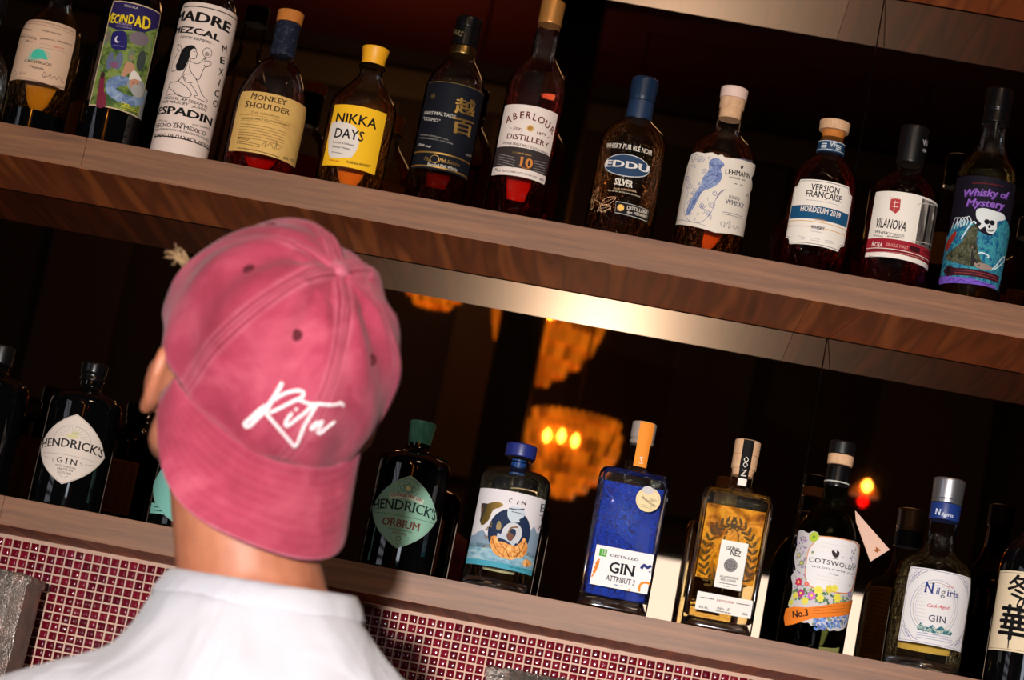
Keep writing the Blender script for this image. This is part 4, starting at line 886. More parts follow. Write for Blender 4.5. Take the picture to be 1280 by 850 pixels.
B.back_label(-30, 30, 20, 100, (120, 76, 36))

# round gin, blue cap
B = Bottle('gin_bottle', 'round clear gin bottle with blue stopper, label of a dark moon and golden petals', 'low', -.1185, 41, 'L2')
B.body([(0, 38, 0), (0, 41, 4), (128, 41, 9), (136, 34, 8), (139, 12, 3), (150, 10.5, 0)], g_thick, 126, w_pale, base=12, basemat=g_base)
m_bl = pm('stopper_blue', (30, 40, 110), .35)
B.lathe('neck_plug', [(132, 9), (149.5, 9)], pm('plug_blue', (28, 62, 120), .25)); B.lathe('lip_ring', [(146, 10.5), (147.5, 15, 2), (151.5, 16.5, 1), (152, 12)], g_clear); B.lathe('cap', [(152.3, 17), (153, 18, .8), (167, 18, 1.5), (168, 16)], m_bl)
bx = B.quad((560, 358), (822, 412), (766, 716), (497, 672), (214, 208, 212))
x0, y0, x1, y1 = bx
wt = painterly('label_lake', [(.3, (96, 140, 166)), (.5, (140, 176, 190)), (.7, (178, 200, 206))], 50, (1, 1, 2))
B.band(bx, .72, 1, wt); B.band(bx, .93, 1, (70, 150, 170), lvl=2)
hz = [(x0, y0+32)]+[(x0+(x1-x0)*k/14, y0+30+random.Random(k+3).uniform(0, 12)+(14 if k > 10 else 0)) for k in range(15)]+[(x1, y0+20), (x0, y0+20)]; B.add('artwork', hz, [tuple(range(len(hz)))], (130, 150, 170), 1)
B.setframe('E8'); B.ell(226, 400, 51, 54, (30, 44, 72), lvl=3)
OR = painterly('petal_gold', [(.3, (176, 100, 40)), (.5, (222, 154, 84)), (.7, (240, 190, 124))], 110)
for (p) in ([(90, 430), (130, 430), (150, 500), (190, 560), (180, 590), (110, 560), (80, 490)], [(140, 470), (200, 480), (250, 520), (240, 600), (180, 590), (140, 540)], [(250, 520), (300, 480), (330, 440), (350, 470), (358, 520), (330, 580), (250, 590)], [(210, 500), (270, 500), (300, 560), (240, 606), (190, 580)], [(104, 430), (100, 470), (110, 500), (84, 470)]): B.poly(p, OR, lvl=4, smooth=3)
for p in ([(96, 440), (120, 520), (180, 580)], [(150, 480), (200, 540), (220, 596)], [(340, 460), (310, 540), (250, 590)], [(290, 500), (300, 540), (270, 590)]): B.line(p, .8, (130, 70, 30), smooth=3, lvl=6)
B.poly([(214, 220), (240, 204), (300, 210), (340, 240), (330, 280), (296, 300), (300, 320), (250, 322), (220, 300), (208, 260)], (186, 196, 206), smooth=3, lvl=5); B.line([(220, 215), (280, 226), (336, 220)], 1.2, (40, 50, 70), smooth=3, lvl=6); B.line([(240, 240), (290, 250), (330, 262)], .8, (60, 70, 90), smooth=3, lvl=6)
B.line([(180, 440), (196, 380), (240, 346), (286, 366), (292, 420), (262, 470)], 7, (190, 190, 196), smooth=4, lvl=5); B.line([(216, 400), (236, 364), (286, 358)], 1.8, (120, 84, 50), smooth=4, lvl=6); B.poly([(200, 410), (230, 400), (254, 420), (240, 460), (210, 456)], (110, 74, 60), smooth=2, lvl=7)
B.line([(130, 420), (200, 440), (260, 490)], 5, (176, 184, 196), smooth=3, lvl=5); B.poly([(130, 330), (150, 310), (164, 350), (150, 380), (124, 370)], (150, 130, 90), smooth=2, lvl=5)
GM = (176, 140, 74, 1)
B.poly([(16, 180), (60, 180), (100, 168), (150, 170), (178, 190), (150, 210), (100, 230), (70, 300), (30, 340), (6, 330), (10, 250)], GM, smooth=3, lvl=3); B.poly([(14, 182), (60, 182), (40, 240), (10, 320), (2, 300), (30, 220)], (60, 54, 50), smooth=2, lvl=4)
for k in range(16): rnd = random.Random(k+50); B.ell(rnd.uniform(20, 90), rnd.uniform(320, 520), rnd.uniform(1, 2.6), rnd.uniform(1, 2.6), GM, lvl=4)
for k in range(70): rnd = random.Random(k+90); B.ell(rnd.uniform(10, 400), rnd.uniform(560, 690), rnd.uniform(.5, 1.2), rnd.uniform(.5, 1.0), (60, 100, 130), lvl=3, n=6)
B.poly([(320, 640), (330, 610), (350, 600), (372, 612), (388, 640), (350, 660)], OR, smooth=2, lvl=4)
for ch, x, y, w in (('C', 216, 168, 26), ('i', 276, 182, 8), ('N', 312, 188, 36)): B.text(ch, x, y, x+w, y+5, 30, (60, 36, 30), .035, lvl=4)
for ch, x, y, w in (('E', 452, 240, 30), ('T', 444, 308, 30), ('A', 436, 372, 34)): B.line([(0, 0), (1, 1)], .01, INK, px=False, lvl=1) if 0 else B.text(ch, x, y, x+w, y+6, 62 if ch == 'E' else 44, (70, 70, 84), -.005, lvl=4)
B.text('EN MOTIF', 220, 664, 350, 692, 11, (40, 90, 110), .01, lvl=4)
B.build(); B.back_label(-24, 24, 22, 100, (196, 200, 204), False)

# rectangular blue gin
B = Bottle('gin_bottle', 'rectangular gin bottle with royal blue back and orange neck strip', 'low', .016, 40, 'L3', box_b=24, Y=2.73)
B.body([(0, 35, 0), (0, 40, 4, 1), (150, 41, 6, 1), (157, 38, 5, 1), (160, 15, 3, .2), (163, 12.8, 2, 0), (196, 12.5, 0, 0)], g_thick, 150, w_clear, base=15, basemat=g_base, wall=4, power=7)
V, Fc = loft([(17, 34, 1, 8), (150, 35.5, 1, 8)], 48); o = mesh_obj('back_panel', [(x, y+.0195, z) for x, y, z in V], Fc, painterly('royal_blue_print', [(0, (6, 26, 110)), (.43, (8, 44, 150)), (.46, (4, 8, 50)), (.49, (8, 44, 146)), (.54, (12, 54, 170)), (.57, (34, 12, 60)), (.6, (8, 42, 140)), (1, (16, 70, 190))], 26, (1, 1, 1), 3), B.root, smooth=False)
side_walls(B)
B.lathe('glass_stopper', [(190, 11), (192, 13.8, 1), (195, 14, 1), (196.5, 12.4, .6), (198.5, 14, 1), (216, 14.3, 2), (217, 12)], pm('stopper_clear', (150, 138, 130), .15))
bx = B.quad((170, 518), (390, 557), (358, 708), (142, 665), (226, 222, 222))
DK = (40, 38, 44)
B.text('DISTILLED', 220, 562, 328, 582, 9, DK, .01, .8, shear=.15); B.text('GIN', 214, 622, 312, 640, 40, DK, .03, 1); B.text('ATTRIBUT 3', 202, 652, 312, 674, 20, DK, 0, .8); B.line([(236, 670), (250, 673)], .9, (60, 60, 150)); B.line([(258, 674), (270, 676)], .9, (200, 60, 50))
B.quad((182, 532), (210, 538), (206, 565), (178, 560), (74, 160, 50), 'artwork', 1); B.text('AB', 185, 556, 204, 559, 17, (226, 230, 220), .02)
for k in range(4): B.line([(148+k*5+2, 640-k*16), (166+k*3, 616-k*13), (176+k*2, 590-k*5)], 1.6, (232, 128, 50), smooth=3)
B.line([(338, 610), (350, 596), (362, 606), (376, 598)], 3.4, (36, 50, 110), smooth=3); B.line([(330, 696), (334, 672), (352, 662), (372, 668)], 2.6, (236, 130, 40), smooth=4); B.line([(290, 688), (296, 692)], 2, (236, 130, 40)); B.ell(370, 622, 2, 2, (36, 50, 110))
B.build(); B.parts = {}
cu, cv = B.uv(365, 348); B.ell(cu, cv, 28, 28, (222, 200, 160), 'medal_sticker', 1, px=False); B.ell(cu, cv, 25, 25, (200, 170, 110), 'medal_sticker', 2, px=False, ring=.5); B.text('GOLD', 372, 352, 395, 358, 9, (90, 70, 40), .01, shear=.2, part='medal_lettering', lvl=3); B.text('FRANKFURT', 338, 340, 390, 380, 9, (90, 70, 40), .02, part='medal_lettering', lvl=3); B.dashes(336, 366, 380, 378, 2, 7, 2, (130, 110, 70), 'medal_lettering', lvl=3)
V = []; q = B.uv(365, 312); B.ell(q[0], q[1], 13, 9, (196, 190, 190), 'medal_sticker', 3, px=False); B.build()
B.parts = {}; B.b = None; B.R = 14.3; B.rings = None
h0, h1 = 164+4, 216+4
pr = [(165, 13.3), (190, 13.3), (196, 14.2), (221, 14.6)]
V = []
ORM = (234, 140, 50)
for j in range(14):
    v = h0+(h1-h0)*j/13; r_ = 13.4 if v < 193 else 14.7; w = .62
    for k in range(7): a = -w+.25+2*w*k/6; V.append((r_*math.sin(a)*.001, -r_*math.cos(a)*.001, v*.001))
mesh_obj('neck_strip', V, [(j*7+k, j*7+k+1, (j+1)*7+k+1, (j+1)*7+k) for j in range(13) for k in range(6)], ink(ORM), B.root)
V2, F2 = stroke_poly([(0, 0), (4, 0), (0, 7), (4, 7)], 1.1); me = mesh_obj('strip_mark', [((13.7*math.sin((x-2)/13.7+.25))*.001, -(13.7*math.cos((x-2)/13.7+.25))*.001, (h0+4+y)*.001) for x, y in V2], F2, ink(WHT), B.root)

# rectangular yellow liqueur gin
B = Bottle('gin_bottle', 'rectangular bottle of golden gin with a wreath drawing behind two small white labels', 'low', .136, 40, 'L4', box_b=22, Y=2.73)
B.body([(0, 35, 0), (0, 40, 4, 1), (150, 41, 6, 1), (156, 38, 5, 1), (160, 16, 3, .2), (163, 13.4, 2, 0), (180, 13.4, 0, 0)], g_thick, 151, liquid('golden_gin', (.98, .78, .16), 34), base=13, basemat=g_base, wall=4, power=7)
side_walls(B)
V, Fc = loft([(60, 33, 1, 8), (146, 34, 1, 8)], 48); mesh_obj('back_glow', [(x, y+.0172, z) for x, y, z in V], Fc, painterly('painted_gold_glow', [(.32, (96, 62, 12)), (.45, (176, 130, 40)), (.55, (226, 184, 80)), (.7, (130, 90, 20))], 34), B.root, smooth=False)  # added sheet: golden glow of the lit gin painted as mottled colour
B.lathe('cork', [(176, 12.5), (184, 12.8), (184.2, 14.4, .5), (200, 14.6), (200.4, 13.8), (200.8, 14.8, .5), (217, 15, 2), (218, 13)], cork_w)
bm_w = {}
bx = B.quad((220, 407), (322, 425), (290, 603), (188, 587), (222, 216, 210))
B.text('GRAND', 236, 446, 286, 455, 13, INK, .03, .9); B.text('LE', 254, 438, 266, 440, 6, INK, .02); B.text('NEZ', 250, 466, 290, 474, 20, INK, .03, .9)
for r_ in (0, 30, 60, 90, 120, 150): B.ell(253, 506, 15.5, 9, (70, 66, 70), lvl=2, rot=r_, ring=.8)
B.ell(253, 506, 7, 7, (110, 106, 110), lvl=1)
B.text('A LA MODERNE', 211, 550, 283, 562, 8, INK, .01, .7); B.text('RED CUVEE', 214, 562, 272, 572, 8, INK, .0, .7); B.dashes(207, 572, 276, 584, 1, 8, 3, INK); B.line([(224, 584), (232, 585)], .6, INK); B.line([(238, 586), (246, 587)], .6, INK)
bx = B.quad((128, 603), (338, 640), (328, 708), (117, 672), (222, 216, 210)); B.dashes(138, 628, 190, 637, 1, 8, 4, (80, 70, 66)); B.text('DISTILLERIE', 200, 642, 264, 652, 8, (176, 80, 50), .02); B.dashes(274, 652, 324, 660, 1, 8, 4, (80, 70, 66)); B.text('45% Alc.', 131, 666, 168, 673, 9, INK); B.text('No. 5', 200, 672, 248, 680, 10, (120, 110, 110), shear=.2); B.text('500ml', 296, 694, 316, 698, 9, INK); B.dashes(196, 680, 252, 690, 1, 8, 4, (90, 80, 76))
B.build()
# wreath printed inside the back wall
V = []; Fc = []
def leafpoly(cx, cy, L, w, a):
    k = len(V); m = 8
    for i in range(m): 
        t = 2*PI*i/m; x, y = L/2*math.cos(t), w/2*math.sin(t); V.append(((cx+x*math.cos(a)-y*math.sin(a))*.001, .0160, (cy+x*math.sin(a)+y*math.cos(a))*.001))
    Fc.append(tuple(range(k, k+m)))
for sgn in (-1, 1):
    for k in range(13):
        t = math.radians(-62+k*12); cx, cy = sgn*27*math.cos(t), 88+40*math.sin(t); a = math.atan2(40*math.cos(t), -sgn*27*math.sin(t))
        for o_ in (-.7, .7): leafpoly(cx+5*math.cos(a+o_), cy+5*math.sin(a+o_), 10, 3.4, a+o_)
for t in range(0, 12): leafpoly(8*math.cos(t*.52), 108+14*math.sin(t*.52), 7, 2, t*.52+1.57)
for t in range(0, 8): leafpoly(-4+t*2.6, 100-abs(t-4)*2.5, 4, 1.6, .3)
leafpoly(0, 60, 26, 3, 1.57); leafpoly(10, 66, 20, 3, 1.2); leafpoly(-12, 66, 20, 3, 1.9)
mesh_obj('wreath_print', V, Fc, pm('print_dark', (48, 34, 14), .6), B.root)
V = []
for j in range(16):
    v = 167+(221-167)*j/15; r_ = 13.7 if v < 188 else (15.1 if v > 204 else 14.9)
    for k in range(5): a = -.42+.08+.84*k/4; V.append((r_*math.sin(a)*.001, -r_*math.cos(a)*.001, v*.001))
o = mesh_obj('neck_strip', V, [(j*5+k, j*5+k+1, (j+1)*5+k+1, (j+1)*5+k) for j in range(15) for k in range(4)], ink(BLK), B.root)
for nm, (va, vb, wa), c_ in (('strip_patch', (168, 176, .36), WHT),): mesh_obj(nm, [(13.9*math.sin(a)*.001, -13.9*math.cos(a)*.001, v*.001) for v in (va, vb) for a in (-wa+.08, -.1, .2, wa+.08)], [(k, k+1, k+5, k+4) for k in range(3)], ink(c_), B.root)
V2, F2, W2 = text_mesh('Z', .03, 1); mesh_obj('strip_lettering', [((x/W2-.5)*.0065*1.0+.001, -.01395 if 1 else 0, .179+y/CAPH*.0075) for x, y in V2], F2, ink(WHT), B.root)
lz = [(0, 0), (2.5, 3), (0, 6), (-2.5, 9), (0, 12)]
for sg in (-1, 1):
    V2, F2 = stroke_poly(smooth_line([(sg*x, y) for x, y in lz], 3), .6); mesh_obj('strip_knot', [((15.1*math.sin(x/15.1+.08))*.001, -15.15*math.cos(x/15.1+.08)*.001, (189+y)*.001) for x, y in V2], F2, ink(WHT), B.root)

# floral gin
B = Bottle('gin_bottle', 'dark gin bottle with a floral label, orange band and white tag', 'low', .2445, 38, 'E6')
B.body([(0, 35, 0), (0, 38, 4), (128, 38.5, 20), (156, 24, 16), (164, 14, 6), (200, 13.4, 0)], glass('olive_glass', (.42, .46, .3), (.1, .12, .08)), 150, liquid('olive_gin', (.5, .6, .3), 20), base=9)
B.lathe('neck_seal', [(185, 13.9), (186, 14.4, 1), (210, 13.6, 2), (211, 12)], m_blkm); B.lathe('seal_thread', [(190, 14.4), (190.8, 14.9, .3), (191.6, 14.4)], ink((190, 186, 180)))
B.lathe('cork', [(211.2, 13.6), (212, 14.6, 1), (223, 15, 1), (223.5, 13)], cork_w); B.lathe('cap', [(223.7, 14.8), (224, 15.2), (238, 15.2, 2), (239, 13)], m_blk)
out = [(90, 130), (115, 118), (140, 130), (165, 140), (190, 124), (225, 138), (240, 158), (480, 196), (500, 216), (528, 222), (524, 300), (500, 380), (470, 480), (440, 600), (430, 650), (420, 730), (400, 770), (360, 790), (330, 784), (300, 790), (280, 770), (240, 776), (210, 752), (180, 756), (160, 734), (100, 728), (30, 620), (52, 560), (60, 480), (50, 430), (80, 380), (70, 300), (90, 220)]
B.poly(out, (196, 190, 192), 'label', 0, smooth=2)
B.poly([(240, 158), (476, 200), (492, 228), (505, 240), (480, 400), (450, 520), (400, 545), (300, 528), (200, 510), (150, 470), (140, 400), (160, 260), (200, 200)], (212, 140, 90), lvl=1, smooth=3); B.poly([(246, 164), (470, 206), (486, 234), (496, 246), (474, 396), (444, 512), (400, 536), (300, 520), (204, 502), (156, 466), (146, 400), (166, 264), (206, 204)], (222, 218, 220), lvl=2, smooth=3)
rnd = random.Random(11)
def flower(x, y, r, col, cen=(230, 200, 60), n=6, lvl=5):
    q = B.uv(x, y)
    for k in range(n): t = 2*PI*k/n+x; B.ell(q[0]+r*.55*math.cos(t), q[1]+r*.55*math.sin(t), r*.95, r*.75, col, lvl=lvl, rot=math.degrees(t), n=10, px=False)
    B.ell(q[0], q[1], r*.6, r*.6, cen, lvl=lvl+1, n=10, px=False)
LV = (92, 128, 96)
for k in range(70): x, y = rnd.uniform(66, 150), rnd.uniform(150, 600); B.ell(x, y, rnd.uniform(2, 5), rnd.uniform(1, 2), rnd.choice([(150, 130, 176), (120, 140, 110), (176, 170, 180), (110, 100, 120), (140, 110, 150)]), lvl=3, rot=rnd.uniform(0, 180), n=8)
for k in range(34): x, y = rnd.uniform(445, 505), rnd.uniform(240, 570); B.ell(x-(y-240)*.1, y, rnd.uniform(2, 5), rnd.uniform(1, 2), rnd.choice([(150, 130, 176), (110, 90, 130), (130, 140, 110)]), lvl=3, rot=rnd.uniform(0, 180), n=8)
for k in range(90):
    x = rnd.uniform(60, 430); y = 520+(x-60)*.16+rnd.uniform(-26, 56); B.ell(x, y, rnd.uniform(3, 6), rnd.uniform(1.5, 3), rnd.choice([LV, (70, 104, 74), (120, 150, 90)]), lvl=3, rot=rnd.uniform(0, 180), n=8)
flower(200, 165, 6, (170, 190, 60), (110, 150, 50), 10); flower(100, 466, 5, (190, 50, 84)); flower(114, 540, 5, (176, 60, 130)); flower(184, 556, 5, (196, 110, 190)); flower(152, 478, 3, (220, 90, 110)); flower(78, 556, 4.4, (206, 200, 90)); flower(140, 592, 4.6, (214, 206, 90)); flower(228, 520, 5.4, (222, 212, 90)); flower(300, 512, 5, (214, 196, 70)); flower(335, 506, 4.4, (222, 212, 90)); flower(352, 572, 5.4, (222, 212, 80)); flower(240, 572, 4.6, (222, 212, 90)); flower(50, 600, 4, (200, 200, 90)); flower(430, 545, 4, (140, 120, 180)); flower(140, 180, 3, (160, 130, 180)); flower(104, 290, 4, (150, 150, 140)); flower(120, 340, 4, (140, 150, 120)); flower(192, 268, 1.6, LV)
for k in range(110): x = rnd.uniform(190, 425); y = 735+rnd.uniform(-46, 40); B.ell(x, y-(x-300)*.12, rnd.uniform(2, 4.5), rnd.uniform(2, 4), rnd.choice([(70, 110, 190), (100, 140, 210), (120, 160, 220), (80, 90, 160), (110, 130, 100)]), lvl=3, rot=rnd.uniform(0, 180), n=8)
B.poly([(18, 642), (150, 634), (260, 620), (380, 600), (462, 580), (450, 620), (432, 668), (340, 694), (200, 706), (130, 726), (12, 756)], (226, 122, 40), smooth=2, lvl=7); B.text('No.3', 62, 706, 164, 690, 46, (30, 24, 24), .03, lvl=8); B.dashes(196, 642, 404, 618, 1, 10, 3, (120, 60, 30), lvl=8); B.dashes(192, 660, 400, 640, 1, 10, 3, (120, 60, 30), lvl=8, seed=3); B.dashes(186, 678, 400, 660, 1, 10, 3, (120, 60, 30), lvl=8, seed=5)
CT = (60, 58, 64)
B.text('COTSWOLDS', 166, 330, 456, 390, 30, CT, .005, lvl=3, space=1.1); B.text('WILDFLOWER GIN', 186, 366, 450, 420, 11, CT, .01, shear=.2, lvl=3, space=1.3)
B.poly([(316, 260), (330, 256), (346, 276), (350, 256), (366, 268), (360, 296), (340, 304), (322, 290)], (50, 44, 44), lvl=3, smooth=2); B.line([(316, 306), (352, 314)], .7, CT, lvl=3); B.text('OTD', 378, 302, 400, 306, 8, (150, 146, 150), lvl=3); B.line([(300, 408), (330, 414)], .6, CT, lvl=3); B.ell(347, 418, 5, 2, CT, lvl=3, ring=.5)
for k, yy in enumerate((210, 236, 430, 452)): B.line([(236-k*10, yy-10), (400-k*10, yy+24)], .25, (196, 180, 178), lvl=3)
B.build()
# tag on a thread
V = []; tg = [at(1069, 638, 2.742), at(1111, 687, 2.728), at(1088, 702, 2.722), at(1082, 664, 2.735)]
mw = B.root.matrix_world if 0 else (Matrix.Translation(B.o) @ Matrix.Rotation(B.th, 4, 'Z')); mi_ = mw.inverted()
P = [mi_ @ p for p in (at(1069, 638, 2.738), at(1112, 687, 2.726), at(1088, 702, 2.722), at(1070, 652, 2.734))]
nn_ = (P[1]-P[0]).cross(P[3]-P[0]).normalized()*.0009
mesh_obj('paper_tag', P+[p+nn_ for p in P], [(0, 1, 2, 3), (7, 6, 5, 4), (0, 4, 5, 1), (1, 5, 6, 2), (2, 6, 7, 3), (3, 7, 4, 0)], ink((216, 178, 160)), B.root, smooth=False)
q = [P[0]*.12+P[1]*.44+P[2]*.44]; c0 = q[0]-nn_*.4; e1 = (P[1]-P[2]).normalized(); e2 = nn_.normalized().cross(e1)
V2 = [c0-nn_.normalized()*.0004*0+e1*a*.001+e2*b*.001 for a, b in ((-4, -3), (-1, -1), (1, -4), (2, 0), (4, 3), (0, 2), (-2, 3))]
cs = (CAM-B.o).dot(mw.to_3x3() @ nn_); off_ = nn_.normalized()*(.0003 if cs > 0 else -.0003)
V2 = [v+off_*2+(nn_ if cs > 0 else nn_*0) for v in V2]; mesh_obj('tag_motif', V2, [tuple(range(7))], ink((150, 84, 40)), B.root, smooth=False)

# pale gold round gin with silver cap
B = Bottle('gin_bottle', 'round pale gold gin bottle with a silver cap and a blue-framed white label', 'low', .3715, 45, 'L6')
B.body([(0, 40, 0), (0, 44, 5), (20, 45, 10), (118, 45, 30), (132, 22, 10), (145, 16, 10), (172, 15.8, 0)], g_thick, 124, w_pale, base=12, basemat=g_base)
B.lathe('neck_band', [(170, 16.2), (170.6, 17.4, .5), (189, 17.4, .5), (189.4, 16)], pm('band_royal', (26, 52, 120), .35)); B.lathe('cap', [(189.6, 16.8), (190, 17.4, .5), (194, 17.4), (194.4, 16.9), (194.8, 17.6, .4), (218, 18.4, 2.5), (219, 15)], pm('brushed_silver', (176, 176, 182), .32, .9))
bx = B.quad((235, 420), (470, 462), (427, 742), (190, 702), (216, 212, 214), r=1.5)
NB = (40, 56, 120)
B.frame_(bx, 1.4, .35, NB); B.ell(330, 574, 56, 62, (120, 130, 170), ring=.5); B.ell(330, 574, 50, 56, (170, 160, 150), ring=.7); B.ell(330, 574, 44, 50, (150, 160, 190), ring=.3)
x0, y0, x1, y1 = bx
for sx, sy in ((0, 0), (0, 1), (1, 0), (1, 1)):
    cx = x0+3 if not sx else x1-3; cy = y0+3 if not sy else y1-3; dx = 1 if not sx else -1; dy = 1 if not sy else -1
    B.line([(cx, cy+dy*20), (cx+dx*3, cy+dy*14), (cx+dx*14, cy+dy*3), (cx+dx*20, cy)], .5, NB, px=False); B.line([(cx, cy+dy*15), (cx+dx*13, cy)], .5, NB, px=False); B.line([(cx, cy+dy*9), (cx+dx*8, cy)], .4, (110, 120, 170), px=False)
    for k in range(4): B.ell(cx+dx*(3+2*k), cy+dy*(9-2*k), 1.6, 1.6, (110, 120, 170), px=False, n=8)
for k in range(8): B.line([(262-k*1.5, 520+k*14), (300-k*1.5, 527+k*14)], .35, (180, 170, 160))
B.text('N', 288, 516, 324, 522, 38, NB, .03, 1, lvl=3); B.text('il', 332, 524, 346, 527, 26, NB, .01, .8, lvl=3); B.text('g', 350, 528, 368, 532, 28, (120, 120, 130), .0, lvl=3); B.text('iris', 374, 532, 418, 540, 26, NB, .0, .7, lvl=3)
B.text('Cask Aged', 300, 572, 384, 584, 13, (200, 60, 70), .01, shear=.3, lvl=3); B.dashes(366, 494, 404, 502, 1, 8, 3, (200, 60, 70), lvl=3); B.text('GIN', 304, 626, 370, 636, 24, (70, 76, 96), .0, .8, lvl=3, space=1.1)
mt = painterly('mountain_blue', [(.3, (20, 50, 90)), (.5, (50, 110, 120)), (.65, (200, 206, 190)), (.8, (40, 90, 60))], 150)
B.poly([(262, 650), (276, 630), (288, 646), (306, 650), (320, 640), (334, 656), (352, 646), (372, 662), (380, 656), (394, 672), (390, 682), (340, 676), (264, 660)], mt, lvl=3); B.dashes(262, 670, 396, 694, 3, 9, 2.5, (110, 120, 160), lvl=3)
B.build(); B.back_label(-56, 44, 22, 112, (214, 180, 104)); B.parts = {}; B.R = 17.4; B.rings = None  # real back label, widened and gilded to imitate the glowing spirit
B.text('N', 330, 220, 350, 224, 22, (210, 216, 226), .03, 1, part='band_lettering'); B.text('ilgiris', 354, 226, 398, 234, 13, (210, 216, 226), .02, part='band_lettering'); B.build()

# cream label with brush characters, cut by the frame
B = Bottle('gin_bottle', 'black bottle with a cream label of black brush characters, cut by the right edge', 'low', .482, 40, 'E5')
B.body([(0, 37, 0), (0, 40, 3), (150, 40, 24), (178, 16, 12), (220, 14, 0)], g_black, inner=False); B.lathe('cap', [(218, 16), (244, 16, 2), (245, 13)], m_blk)
a, b = B.uv(140, 124), B.uv(52, 644); uc = (a[0]+b[0])/2
bx = (uc, b[1]-1, uc+88, a[1]); B.add('label', [(bx[0], bx[1]), (bx[2], bx[1]), (bx[2], bx[3]), (bx[0], bx[3])], [(0, 1, 2, 3)], (222, 202, 172), 0); B.frame_(bx, 2, .4, (60, 50, 44))
B.text('冬', 176, 292, 330, 312, 118, INK, .03, lvl=2); B.text('の', 236, 396, 330, 408, 96, INK, .02, lvl=2); B.text('華', 116, 552, 300, 580, 170, INK, .03, lvl=2); B.line([(196, 520), (186, 640)], 2.2, INK, w2=1.2)
B.build()
# ---------------------------------------------------------------- the man in the cap
def add_chain(bm, pts, seg=16, sub=6):
    """a tapering limb through (point, radius) joints, closed with round ends"""
    P = [Vector(p) for p, r in pts]; Rr = [r for p, r in pts]
    Q = []; n = len(P)
    for i in range(n-1):
        for k in range(sub):
            t = k/sub; p0, p1, p2, p3 = P[max(i-1, 0)], P[i], P[i+1], P[min(i+2, n-1)]
            Q.append((.5*(2*p1+(p2-p0)*t+(2*p0-5*p1+4*p2-p3)*t*t+(3*p1-p0-3*p2+p3)*t**3), Rr[i]+(Rr[i+1]-Rr[i])*(t*t*(3-2*t))))
    Q.append((P[-1], Rr[-1]))
    d0 = (Q[1][0]-Q[0][0]).normalized(); d1 = (Q[-1][0]-Q[-2][0]).normalized()
    caps0 = [(Q[0][0]-d0*Q[0][1]*math.sin(a), Q[0][1]*math.cos(a)) for a in (1.35, 1.0, .6, .25)]
    caps1 = [(Q[-1][0]+d1*Q[-1][1]*math.sin(a), Q[-1][1]*math.cos(a)) for a in (.25, .6, 1.0, 1.35)]
    Q = caps0+Q+caps1; rings = []; up = None
    for i, (p, r) in enumerate(Q):
        d = (Q[min(i+1, len(Q)-1)][0]-Q[max(i-1, 0)][0]).normalized()
        if up is None: up = d.orthogonal().normalized()
        up = (up-d*up.dot(d)).normalized(); s = d.cross(up)
        rings.append([bm.verts.new(p+(up*math.cos(2*PI*k/seg)+s*math.sin(2*PI*k/seg))*r) for k in range(seg)])
    for a, b in zip(rings, rings[1:]):
        for k in range(seg): bm.faces.new((a[k], a[(k+1) % seg], b[(k+1) % seg], b[k]))
    bm.faces.new(rings[0][::-1]); bm.faces.new(rings[-1])
def add_ell(bm, c, M, r, u=24, v=16, mod=None):
    res = bmesh.ops.create_uvsphere(bm, u_segments=u, v_segments=v, radius=1)
    for vt in res['verts']:
        q = Vector((vt.co.x*r[0], vt.co.y*r[1], vt.co.z*r[2]))
        if mod: q = mod(q)
        vt.co = Vector(c)+M @ q
def add_loft(bm, rings, n=40):
    """rings: (centre, xaxis, yaxis, a, b, power)"""
    Rg = []
    for c, xa, ya, a, b, p in rings:
        Rg.append([bm.verts.new(c+xa*a*math.copysign(abs(math.cos(2*PI*k/n))**(2/p), math.cos(2*PI*k/n))+ya*b*math.copysign(abs(math.sin(2*PI*k/n))**(2/p), math.sin(2*PI*k/n))) for k in range(n)])
    for a, b in zip(Rg, Rg[1:]):
        for k in range(n): bm.faces.new((a[k], a[(k+1) % n], b[(k+1) % n], b[k]))
    bm.faces.new(Rg[0][::-1]); bm.faces.new(Rg[-1])
def fused(name, bm, mat, parent, vox, smooth=4, disp=None):
    bmesh.ops.recalc_face_normals(bm, faces=bm.faces)
    me = bpy.data.meshes.new('tmp'); bm.to_mesh(me); bm.free(); o = bpy.data.objects.new('tmp', me); C.objects.link(o)
    md = o.modifiers.new('r', 'REMESH'); md.mode = 'VOXEL'; md.voxel_size = vox
    ms = o.modifiers.new('s', 'SMOOTH'); ms.iterations = smooth; ms.factor = .5
    dg = bpy.context.evaluated_depsgraph_get(); m2 = bpy.data.meshes.new_from_object(o.evaluated_get(dg)); bpy.data.objects.remove(o)
    m2.name = name; m2.materials.clear(); m2.materials.append(mat); m2.polygons.foreach_set('use_smooth', [True]*len(m2.polygons))
    if disp: disp(m2)
    r = bpy.data.objects.new(name, m2); C.objects.link(r); r.parent = parent; return r
